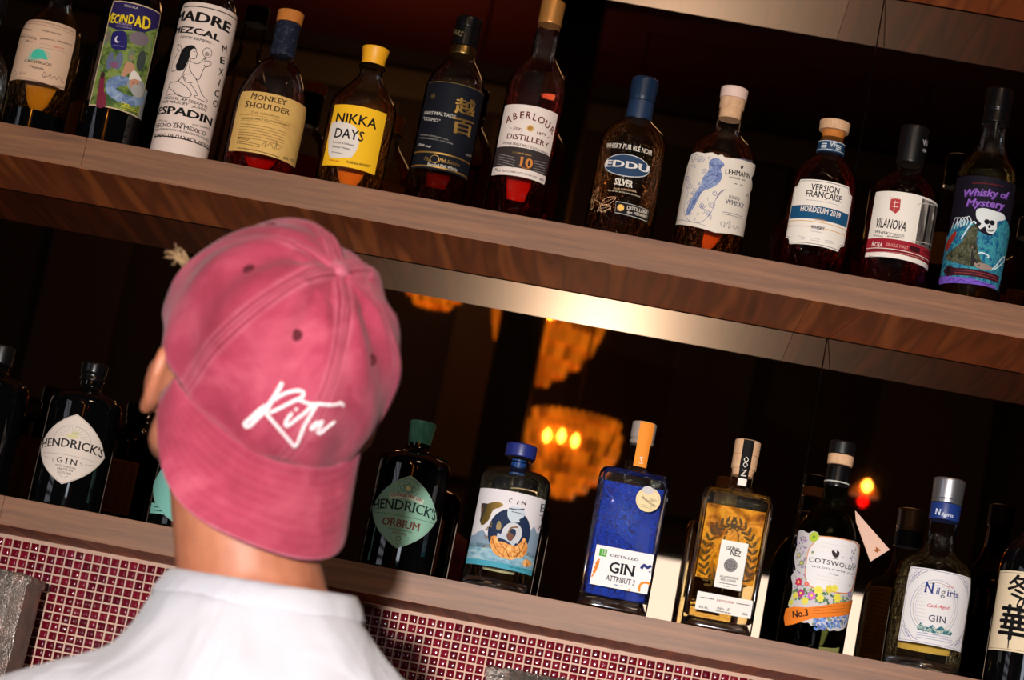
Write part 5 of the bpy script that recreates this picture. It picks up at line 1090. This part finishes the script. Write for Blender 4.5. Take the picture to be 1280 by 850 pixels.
# head frame
n_cap = Vector((.42749, -.59407, .68142)); b_cap = Vector((.35560, -.58250, -.73092)); x_cap = Vector((-.83114, -.55477, .03777))
O_cap = Vector((-.29036, 1.86, CZ+.27815))
F0 = Vector((-.52, .854, 0)).normalized(); t_ = math.radians(26)
f_ = F0*math.cos(t_)+Vector((0, 0, 1))*math.sin(t_); h_ = Vector((0, 0, 1))*math.cos(t_)-F0*math.sin(t_); l_ = h_.cross(f_).normalized()   # towards his left ear
Hc = O_cap+n_cap*.012-b_cap*.008
MH = Matrix((l_, f_, h_)).transposed()
def hp(l, f, h): return Hc+l_*l+f_*f+h_*h
person = empty('person', (-.255, 1.87, 0)); tag(person, 'person in backwards pink cap and white t-shirt, seen from behind, looking up', 'person')
PL = person.location.copy()
m_skin, t, b = newmat('skin'); nn = noise_tex(t, 30, (1, 1, 1), 4, .6); r = ramp(t, [(.3, (168, 100, 72)), (.6, (186, 118, 88)), (.9, (174, 104, 78))]); t.links.new(nn.outputs[0], r.inputs[0]); t.links.new(r.outputs[0], b.inputs['Base Color'])
b.inputs['Roughness'].default_value = .5; b.inputs['Subsurface Weight'].default_value = .25; b.inputs['Subsurface Radius'].default_value = (.012, .005, .003); b.inputs['Subsurface Scale'].default_value = .6
n3 = noise_tex(t, 420, (1, 1, 1), 2, .5); bump(t, b, n3.outputs[0], .12, .0004)
Ft = Vector((-.22, .975, 0)).normalized(); lt = Vector((-Ft.y, Ft.x, 0))                       # torso: facing, towards his left
tilt = .045
def tp(l, f, z): return Vector((-.262, 1.875, 0))+lt*l+Ft*f+Vector((0, 0, z-tilt*l*max(0, min(1, (z-1.0)/.3))))
UP = Vector((0, 0, 1))
def torso(bm, g, top=True, cut=None):
    R = [(.90, 0, .150, .100), (.97, 0, .160, .108), (1.05, 0, .152, .104), (1.14, 0, .162, .110), (1.23, -.005, .178, .118), (1.285, -.01, .182, .116), (1.320, -.014, .170, .106), (1.350, -.016, .145, .096), (1.378, -.014, .118, .086), (1.405, -.010, .092, .076), (1.432, -.004, .074, .068)]
    rings = []
    for z, f, a, d in R:
        if cut and z < cut: continue
        c = tp(-.016*max(0, min(1, (1.425-z)/.04)), f, z); rings.append((c, (lt-UP*tilt*max(0, min(1, (z-1)/.3))), Ft, a+g, d+g, 2.3))
    if top: rings.append((tp(0, 0, 1.447), (lt-UP*tilt), Ft, .060, .058, 2))
    add_loft(bm, rings)
neck0 = tp(0, .0, 1.40); neck1 = hp(0, -.022, -.075)
def arm(s, g=0, upto=None):
    J = [(tp(s*.150, -.015, 1.295), .052+g), (tp(s*.188, -.012, 1.255), .050+g), (tp(s*.222, -.018, 1.14), .043+g), (tp(s*.240, -.015, 1.005), .036+g), (tp(s*.238, .03, .90), .036), (tp(s*.228, .075, .80), .025), (tp(s*.225, .09, .765), .026)]
    return J[:upto] if upto else J
bm = bmesh.new()
torso(bm, -.006)
add_chain(bm, [(neck0-UP*.04, .068), (neck0+UP*.02, .060), ((neck0+neck1)/2, .056), (neck1, .058), (neck1+h_*.05, .05)], 24)
def skullmod(q):
    y = q.y/.098
    if q.z < 0: q.x *= 1-.10*min(1, -q.z/.1)
    return q
add_ell(bm, Hc+h_*.004, MH, (.076, .094, .098), 32, 24, skullmod)
add_ell(bm, hp(0, .030, -.058), MH, (.060, .066, .066), 24, 16)                    # face below the cap
add_ell(bm, hp(0, .058, -.104), MH, (.030, .026, .024), 20, 12)                    # chin
for s in (-1, 1):
    add_chain(bm, [(hp(s*.058, .0, -.055), .014), (hp(s*.054, .010, -.088), .014), (hp(s*.030, .055, -.112), .014)], 12)   # jaw
    add_ell(bm, hp(s*.034, .070, -.046), MH, (.020, .017, .016), 14, 10)           # cheekbone
    add_ell(bm, hp(s*.032, .080, .004), MH, (.026, .012, .008), 14, 10)            # brow
    add_ell(bm, hp(s*.031, .079, -.014), MH, (.0125, .0105, .0105), 14, 10)        # eyelid and eyeball
    # ear: rim, lobe, bowl
    e_ = -.030
    ear = [(hp(s*(.076+.006), .004, -.012+e_), .004), (hp(s*(.079+.006), -.004, .010+e_), .005), (hp(s*(.083+.006), -.013, .020+e_), .0056), (hp(s*(.087+.006), -.022, .012+e_), .0056), (hp(s*(.087+.006), -.024, -.006+e_), .0056), (hp(s*(.084+.006), -.019, -.022+e_), .0054), (hp(s*(.079+.006), -.008, -.032+e_), .0064), (hp(s*(.075+.006), .000, -.030+e_), .006)]
    add_chain(bm, ear, 12, 5)
    add_ell(bm, hp(s*(.078+.006), -.010, -.006+e_), Matrix((l_*.94+f_*s*-.35, f_*.94+l_*s*.35, h_)).transposed(), (.0075, .016, .025), 14, 10)
add_chain(bm, [(hp(0, .092, -.004), .007), (hp(0, .102, -.022), .009), (hp(0, .112, -.038), .0115), (hp(0, .098, -.046), .011)], 14)    # nose
for s in (-1, 1): add_ell(bm, hp(s*.011, .100, -.042), MH, (.008, .010, .008), 12, 8)
add_chain(bm, [(hp(-.024, .082, -.069), .003), (hp(-.008, .095, -.066), .0055), (hp(.008, .095, -.066), .0055), (hp(.024, .082, -.069), .003)], 12)
add_chain(bm, [(hp(-.021, .080, -.074), .003), (hp(0, .094, -.076), .007), (hp(.021, .080, -.074), .003)], 12)
for s in (-1, 1):
    add_chain(bm, arm(s), 20)
    w0 = tp(s*.225, .095, .755); dn = (UP*-.96+Ft*.28).normalized(); sd = Ft*.96+UP*.28; pal = lt*-s
    for k, (o_, L, r_) in enumerate(((.030, .072, .0088), (.010, .080, .0092), (-.010, .074, .0088), (-.028, .060, .0078))):
        b0 = w0+dn*.075+sd*o_; c1 = b0+dn*L*.42+pal*.006; c2 = c1+dn*L*.30+pal*.014; c3 = c2+dn*L*.22+pal*.016
        add_chain(bm, [(w0+dn*.02+sd*o_*.7, .012), (b0, r_*1.12), (c1, r_), (c2, r_*.92), (c3, r_*.8)], 12, 4)
    add_chain(bm, [(w0+dn*.015+sd*.02, .012), (w0+dn*.045+sd*.045+pal*.008, .0115), (w0+dn*.075+sd*.056+pal*.016, .0098), (w0+dn*.10+sd*.054+pal*.02, .0085)], 12, 4)
    add_chain(bm, [(w0+dn*.0, .022), (w0+dn*.04+sd*.0, .024), (w0+dn*.068, .02)], 14, 4)
    add_chain(bm, [(tp(s*.085, 0, .92), .082), (tp(s*.095, .005, .78), .076), (tp(s*.10, .01, .50), .052), (tp(s*.102, -.012, .36), .050), (tp(s*.105, -.01, .09), .034), (tp(s*.106, .0, .06), .034)], 20)
body = fused('body', bm, m_skin, person, .0042, 3); body.location = -PL
# t-shirt
m_tee, t, b = newmat('white_cotton'); b.inputs['Base Color'].default_value = lin((192, 191, 200)); b.inputs['Roughness'].default_value = .85; b.inputs['Sheen Weight'].default_value = .2
nn = noise_tex(t, 9, (1, 1, .35), 3, .5, dist=.8); n2 = noise_tex(t, 700, (1, 1, 1), 2, .5)
ad = N(t, 'ShaderNodeMath', operation='MULTIPLY_ADD'); ad.inputs[1].default_value = .02; t.links.new(n2.outputs[0], ad.inputs[0]); t.links.new(nn.outputs[0], ad.inputs[2]); bump(t, b, ad.outputs[0], .8, .02)
bm = bmesh.new(); torso(bm, .006, top=False, cut=.95)
for s in (-1, 1):
    add_chain(bm, [(tp(s*.09, -.012, 1.335), .050), (tp(s*.15, -.015, 1.295), .062), (tp(s*.192, -.012, 1.25), .061), (tp(s*.222, -.018, 1.14), .060), (tp(s*.232, -.018, 1.09), .062)], 24)
from mathutils import noise as mnoise
def folds(me):
    for v in me.vertices:
        c = v.co; q = Vector((c.x*9+c.z*7, c.y*9, c.z*4.5)); k = mnoise.noise(q)*.0045+mnoise.noise(q*2.3)*.0022
        k *= min(1, max(0, (1.43-c.z)/.06)); v.co += v.normal*k
tee = fused('t_shirt', bm, m_tee, person, .006, 6, folds); tee.location = -PL
# collar rib
NR = 96; V = []; Fc = []; RC = 10
for k in range(NR):
    a = 2*PI*k/NR; ca, sa = math.cos(a), math.sin(a)
    base = tp(-.002, -.004, 1.4355)+(lt-UP*tilt)*ca*.0775+Ft*sa*.0715+UP*(-.016*(sa > 0)*sa*sa+.004*(1-abs(sa)))
    outw = ((lt-UP*tilt)*ca+Ft*sa).normalized()
    for j in range(RC):
        t2 = 2*PI*j/RC; V.append(base+outw*(.0026*math.cos(t2)-.0058*math.sin(t2))+UP*(.0105*math.sin(t2))+outw*.0002*(k % 2))
for k in range(NR):
    for j in range(RC): Fc.append((k*RC+j, ((k+1) % NR)*RC+j, ((k+1) % NR)*RC+(j+1) % RC, k*RC+(j+1) % RC))
col = mesh_obj('collar', V, Fc, m_tee, tee)
# trousers and shoes
m_jean = painterly('dark_denim', [(.3, (22, 26, 38)), (.7, (38, 44, 60))], 40)
bm = bmesh.new()
rings = [(tp(0, 0, z), lt, Ft, a, d, 2.3) for z, a, d in ((.84, .150, .108), (.90, .160, .112), (.96, .166, .116), (.985, .164, .116))]; add_loft(bm, rings)
for s in (-1, 1): add_chain(bm, [(tp(s*.085, 0, .90), .092), (tp(s*.095, .005, .76), .086), (tp(s*.10, .01, .50), .066), (tp(s*.102, -.008, .34), .062), (tp(s*.105, -.006, .10), .056)], 20)
tr = fused('trousers', bm, m_jean, person, .008, 4); tr.location = -PL
for s in (-1, 1):
    bm = bmesh.new(); add_chain(bm, [(tp(s*.106, -.045, .045), .038), (tp(s*.107, .02, .052), .042), (tp(s*.112, .10, .040), .042), (tp(s*.116, .165, .030), .034)], 18)
    o = fused('shoe', bm, pm('shoe_black', (22, 20, 20), .5), person, .006, 3); 
    for v in o.data.vertices: v.co.z = max(v.co.z, .001)
    o.location = -PL

# ---- the cap, in its own frame: +y towards the brim, +z through the button
m_cap, t, b = newmat('washed_pink_cotton')
nn = noise_tex(t, 16, (1, 1, 1), 5, .62, dist=.5); r = ramp(t, [(.28, (130, 30, 54)), (.5, (158, 50, 76)), (.68, (182, 78, 99)), (.85, (174, 86, 104))])
t.links.new(nn.outputs[0], r.inputs[0]); at_ = N(t, 'ShaderNodeAttribute', attribute_name='wear'); mx = N(t, 'ShaderNodeMix', data_type='RGBA'); mx.inputs['B'].default_value = lin((194, 112, 130))
n5 = noise_tex(t, 60, (1, 1, 1), 3, .6); mu = N(t, 'ShaderNodeMath', operation='MULTIPLY'); mu.use_clamp = True; t.links.new(at_.outputs['Fac'], mu.inputs[0]); mr = N(t, 'ShaderNodeMapRange'); mr.inputs['From Min'].default_value = .35; mr.inputs['From Max'].default_value = .6; mr.inputs['To Min'].default_value = .35; mr.inputs['To Max'].default_value = 1; t.links.new(n5.outputs[0], mr.inputs[0]); t.links.new(mr.outputs[0], mu.inputs[1])
t.links.new(mu.outputs[0], mx.inputs['Factor']); t.links.new(r.outputs['Color'], mx.inputs['A']); mx2 = N(t, 'ShaderNodeMix', data_type='RGBA'); mx2.inputs['B'].default_value = lin((92, 14, 34)); ng = N(t, 'ShaderNodeMath', operation='MULTIPLY'); ng.inputs[1].default_value = -1; ng.use_clamp = True
t.links.new(at_.outputs['Fac'], ng.inputs[0]); t.links.new(ng.outputs[0], mx2.inputs['Factor']); t.links.new(mx.outputs['Result'], mx2.inputs['A']); t.links.new(mx2.outputs['Result'], b.inputs['Base Color']); b.inputs['Roughness'].default_value = .9; b.inputs['Sheen Weight'].default_value = .08
n4 = noise_tex(t, 900, (1, 1, 1), 2, .5); bump(t, b, n4.outputs[0], .25, .0006)
MC = Matrix((x_cap, b_cap, n_cap)).transposed()
def set_wear(me, vals):
    a = me.attributes.new('wear', 'FLOAT', 'POINT'); a.data.foreach_set('value', vals)
HC, AX, BF, BB = .118, .0905, .099, .114
def dome(phi, tt):
    """phi: bearing (90 deg = brim), tt: 0 at the rim to 1 at the button"""
    c, s = math.cos(phi), math.sin(phi); B_ = BF if s > 0 else BB
    e = tt*PI/2; rho = math.cos(e)**.80; z = HC*math.sin(e)**.98
    back = (-s if s < 0 else 0)
    side = abs(c)
    bulge = 1+.045*math.sin(min(1, tt*1.35)*PI)*(1 if tt < .74 else 1)
    return Vector((AX*c*rho*bulge, B_*s*rho*bulge*(1+.06*back*math.sin(tt*PI)), z-.012*(1-tt)*back))
NP, NT = 576, 60; V = []; Fc = []; W = []; rnd = random.Random(2)
for j in range(NT+1):
    tt = j/NT*.985
    for k in range(NP):
        pi_, kk = divmod(k, 96); u_ = (kk+.5)/48-1; phi = PI/2+(pi_+.0)*PI/3+PI/6*math.copysign(abs(u_)**1.8, u_); p = dome(phi, tt); c0 = Vector((0, 0, .02)); nrm = (p-c0).normalized()
        # distance in mm from the nearest panel seam
        rel = ((phi-PI/2+PI/6) % (PI/3))-PI/6; rr = math.hypot(p.x, p.y); d = rel*rr*1000; ad = abs(d)
        # twin-needle seam: slight tape bulge with two stitched grooves
        h = .0008*math.exp(-(ad/6)**2)-.0011*math.exp(-((ad-3.6)/.8)**2)-.0006*math.exp(-(ad/.7)**2)
        pucker = .0035*math.exp(-((ad-9)/5)**2)*max(0, 1-abs(tt-.82)/.22)*math.sin(phi*3+1)
        fold = .0022*math.sin(phi*5+2.1)*math.sin(tt*5+phi)+.0016*math.sin(phi*11+tt*9)*(tt < .8)+.0012*math.sin(tt*22+phi*4)*math.exp(-(tt/.3)**2)
        puff = .0030*math.cos(rel*3)*math.sin(min(1, tt*1.1)*PI)**.6 if tt < .9 else 0
        V.append(p+nrm*(h+pucker+fold+puff)); W.append(.55*math.exp(-((ad-1.8)/.9)**2)-.62*math.exp(-((ad-3.7)/.8)**2)-.35*math.exp(-(ad/.6)**2)+.4*math.exp(-((ad-6.2)/1.6)**2)+.7*math.exp(-(j/1.0)**2))
top = len(V); V.append(Vector((0, 0, HC))); W.append(1)
for j in range(NT):
    for k in range(NP): Fc.append((j*NP+k, j*NP+(k+1) % NP, (j+1)*NP+(k+1) % NP, (j+1)*NP+k))
for k in range(NP): Fc.append((NT*NP+k, NT*NP+(k+1) % NP, top))
# strap opening over the forehead: drop the faces of a half-round window at the back edge
def win(f):
    c = sum((V[i] for i in f), Vector())/len(f); return c.y < -.05 and math.hypot(c.x/.040, (c.z+.010)/.048) < 1 and c.z > .004
Fc = [f for f in Fc if not win(f)]
cap = mesh_obj('baseball_cap', V, Fc, m_cap, person); set_wear(cap.data, W)
CM = Matrix.Translation(O_cap-PL) @ MC.to_4x4(); cap.matrix_local = CM
sm = cap.modifiers.new('cloth', 'SOLIDIFY'); sm.thickness = .0022; sm.offset = -1
# brim
def brim_pt(s, q):
    ph = PI/2+s*math.radians(67); i = dome(ph, 0); i.z = 0
    w_ = .0845; xo = w_*math.copysign(abs(math.sin(s*PI/2))**.92, -s); yo = .036+.130*max(0, math.cos(s*PI/2))**.62
    o = Vector((xo, yo, 0)); p = i.lerp(o, q); x = p.x
    p.z = -.030*q**1.1*max(0, math.cos(s*PI/2))**.4-.020*(abs(x)/.08)**2*q+.001
    return p
NS, NQ = 120, 40; V = []; Fc = []; W = []
for k in range(NS+1):
    s = -1+2*k/NS
    for j in range(NQ+1):
        q = j/NQ; p = brim_pt(s, q); g = math.sin(q*9*PI)**2; row = math.exp(-((q*9) % 1-.5)**2/.004)*(q > .06)
        p.z += .0003*math.sin(q*2*PI*9)*(q < .97)+.0008*math.sin(s*9+q*4); V.append(p); W.append(.9*math.exp(-((1-q)/.018)**2)+.10*max(0, math.sin(q*2*PI*9))+.35*math.exp(-(q/.03)**2))
for k in range(NS):
    for j in range(NQ): Fc.append((k*(NQ+1)+j, (k+1)*(NQ+1)+j, (k+1)*(NQ+1)+j+1, k*(NQ+1)+j+1))
brim = mesh_obj('brim', V, Fc, m_cap, cap); set_wear(brim.data, W); sm = brim.modifiers.new('board', 'SOLIDIFY'); sm.thickness = .0032; sm.offset = 0
# button, eyelets, embroidery: laid on the real crown surface
def surf(p, off=.0006):
    """closest crown point under a ray from outside towards the crown centre"""
    return p
bmx = bmesh.new(); bmx.from_mesh(cap.data); bmesh.ops.recalc_face_normals(bmx, faces=bmx.faces); bvh = BVHTree.FromBMesh(bmx); bmx.free()
Vb, Fb = loft([(-2, 7, 7, 2), (0, 8.2, 8.2, 2), (2.4, 7.8, 7.8, 2), (4.2, 6, 6, 2), (5.2, 3, 3, 2), (5.5, .5, .5, 2)], 24)
o = mesh_obj('button', [v for v in Vb], Fb, m_cap, cap, loc=(0, 0, HC)); set_wear(o.data, [.75]*len(o.data.vertices))
m_eye = pm('eyelet_thread', (84, 8, 28), .9)
for k in range(6):
    phi = PI/2+PI/6+k*PI/3; p = dome(phi, .56); c0 = Vector((0, 0, .03)); d = (p-c0).normalized(); hit = bvh.ray_cast(c0+d*.3, -d)
    if hit[0] is None: continue
    q = d.to_track_quat('Z', 'Y'); Vv = []; Ff = []
    prof = [(.01, .5), (1.4, .6), (2.4, 1.1), (3.9, 1.1), (4.7, .5), (4.9, -.8)]; n = 20
    for rr, z in prof:
        for i in range(n): Vv.append((hit[0]+q @ Vector((rr*math.cos(2*PI*i/n), rr*math.sin(2*PI*i/n), z))*.001))
    for a in range(5):
        for i in range(n): Ff.append((a*n+i, a*n+(i+1) % n, (a+1)*n+(i+1) % n, (a+1)*n+i))
    mesh_obj('eyelet', Vv, Ff, m_eye, cap)
inv = (Matrix.Translation(O_cap) @ MC.to_4x4()).inverted()
def oncap(x, y, off):
    d = (inv.to_3x3() @ ray(290+x/7.083, 460+y/7.083)).normalized(); hit = bvh.ray_cast(inv @ CAM, d)
    if hit[0] is None: return None
    nrm = hit[1] if hit[1].dot(d) < 0 else -hit[1]
    return hit[0]+nrm*off, nrm
STR = [([(445, 125), (420, 175), (375, 250), (320, 330), (270, 400), (220, 450), (160, 510), (125, 515), (115, 490), (160, 450), (230, 385), (300, 330)], 34),
       ([(300, 390), (350, 300), (410, 255), (480, 220), (560, 200), (620, 205), (635, 235), (610, 262), (560, 285), (480, 325), (400, 365), (330, 395)], 30),
       ([(300, 400), (350, 460), (420, 540), (500, 630), (560, 690), (600, 610), (650, 500), (700, 410), (755, 320)], 30),
       ([(570, 270), (630, 295), (700, 318), (780, 318), (860, 325), (920, 320), (960, 310), (985, 335)], 28),
       ([(535, 395), (505, 430), (475, 480), (478, 508), (500, 505), (560, 460), (640, 400), (690, 350), (720, 330)], 30), ([(562, 355), (574, 372)], 32),
       ([(760, 470), (730, 490), (700, 525), (705, 545), (740, 520), (775, 480), (800, 470), (780, 520), (755, 565), (780, 575), (830, 530), (910, 470)], 24)]
bm = bmesh.new()
for P, w_ in STR:
    Q = smooth_line(P, 6); pts = [oncap(x, y, .0006) for x, y in Q]; pts = [p for p in pts if p]
    rr = w_/7.083*.62/1000/2; n = 10; rings = []
    for i, (p, nr) in enumerate(pts):
        d = (pts[min(i+1, len(pts)-1)][0]-pts[max(i-1, 0)][0]).normalized(); s = d.cross(nr).normalized()
        k_ = .55 if i in (0, len(pts)-1) else 1
        rings.append([bm.verts.new(p+s*math.cos(2*PI*j/n)*rr*k_+nr*(math.sin(2*PI*j/n)*.0009*k_)) for j in range(n)])
    for a, b2 in zip(rings, rings[1:]):
        for j in range(n): bm.faces.new((a[j], a[(j+1) % n], b2[(j+1) % n], b2[j]))
    bm.faces.new(rings[0][::-1]); bm.faces.new(rings[-1])
bmesh.ops.recalc_face_normals(bm, faces=bm.faces); bm_obj('embroidery', bm, pm('white_thread', (240, 234, 236), .6), cap)
# strap with buckle across the forehead opening
V = []; Fc = []
for k in range(25):
    phi = -PI/2+(k-12)/12*.5
    for tt, o_ in ((0, .0), (.10, .0), (.10, -.0018), (0, -.0018)):
        p = dome(phi, tt); p += Vector((p.x, p.y, 0)).normalized()*(o_+.0025); V.append(p)
for k in range(24):
    for j in range(4): Fc.append((k*4+j, (k+1)*4+j, (k+1)*4+(j+1) % 4, k*4+(j+1) % 4))
o = mesh_obj('strap', V, Fc, m_cap, cap); set_wear(o.data, [.3]*len(o.data.vertices))
# blond tuft pushed out of the opening and short hair under the rim
m_hair = painterly('hair_blond', [(.3, (120, 88, 60)), (.7, (200, 164, 124))], 300, (1, 1, 1))
bm = bmesh.new(); rnd = random.Random(4); tgt = at(222, 324, 1.86+.03)
for k in range(26):
    base = at(231+rnd.uniform(-3, 5), 330+rnd.uniform(-6, 5), 1.885+rnd.uniform(-.006, .006))
    dirn = (at(214, 318, 1.885)-at(232, 331, 1.885)).normalized(); dirn = (dirn+UP*rnd.uniform(-.35, .35)+Vector((rnd.gauss(0, .2), rnd.gauss(0, .3), 0))).normalized(); L = rnd.uniform(.008, .018)
    c = [base, base+dirn*L*.5+UP*.002, base+dirn*L+UP*rnd.uniform(-.006, .004)]
    add_chain(bm, [(c[0], .0006), (c[1], .0005), (c[2], .0002)], 5, 3)
hr = bm_obj('hair', bm, m_hair, person); hr.location = -PL
# ---------------------------------------------------------------- light and camera
ld = bpy.data.lights.new('flash', 'AREA'); ld.shape = 'DISK'; ld.size = .08; ld.energy = 17; ld.color = (1, .95, .90)
fl = bpy.data.objects.new('flash', ld); C.objects.link(fl); fl.location = CAM+Vector((-.14, -1.0, .03)); aim = Vector((.06, 2.8, CZ+.12))
fl.rotation_euler = (aim-fl.location).to_track_quat('-Z', 'Y').to_euler(); ld.spread = math.radians(60)
w = bpy.data.worlds.new('world'); bpy.context.scene.world = w; w.use_nodes = True; w.node_tree.nodes['Background'].inputs[0].default_value = (.01, .008, .006, 1)
l2 = bpy.data.lights.new('ceiling_fill', 'AREA'); l2.size = .5; l2.energy = 14; l2.color = (1, .72, .45); o2 = bpy.data.objects.new('ceiling_fill', l2); C.objects.link(o2); o2.location = (.4, .6, 3.5)  # added fill light without a fixture, lifts the ambient level of the room
l3 = bpy.data.lights.new('room_fill', 'POINT'); l3.energy = 15; l3.color = (1, .66, .36); l3.shadow_soft_size = .03; o3 = bpy.data.objects.new('room_fill', l3); C.objects.link(o3); o3.location = (-.9, -.9, 3.1)  # added point light that brings out ceiling and walls, no fitting hangs here
cd = bpy.data.cameras.new('camera'); cam = bpy.data.objects.new('camera', cd); C.objects.link(cam)
cd.sensor_fit = 'HORIZONTAL'; cd.sensor_width = 36; cd.lens = FPX/1280*36
R3 = Matrix((RV, UV, -DV)).transposed(); cam.matrix_world = Matrix.Translation(CAM) @ R3.to_4x4()
cd.dof.use_dof = True; cd.dof.focus_distance = 2.72; cd.dof.aperture_fstop = 8
cd.clip_start = .05
sc = bpy.context.scene; sc.camera = cam
sc.view_settings.view_transform = 'Standard'; sc.view_settings.look = 'None'; sc.view_settings.gamma = 1; sc.view_settings.use_curve_mapping = False; sc.view_settings.exposure = 0
sc.render.engine = 'CYCLES'
cy = sc.cycles; cy.max_bounces = 16; cy.transparent_max_bounces = 40; cy.transmission_bounces = 12; cy.glossy_bounces = 8; cy.diffuse_bounces = 3; cy.blur_glossy = 1.2; cy.sample_clamp_indirect = 6; cy.caustics_refractive = False
cy.use_denoising = True
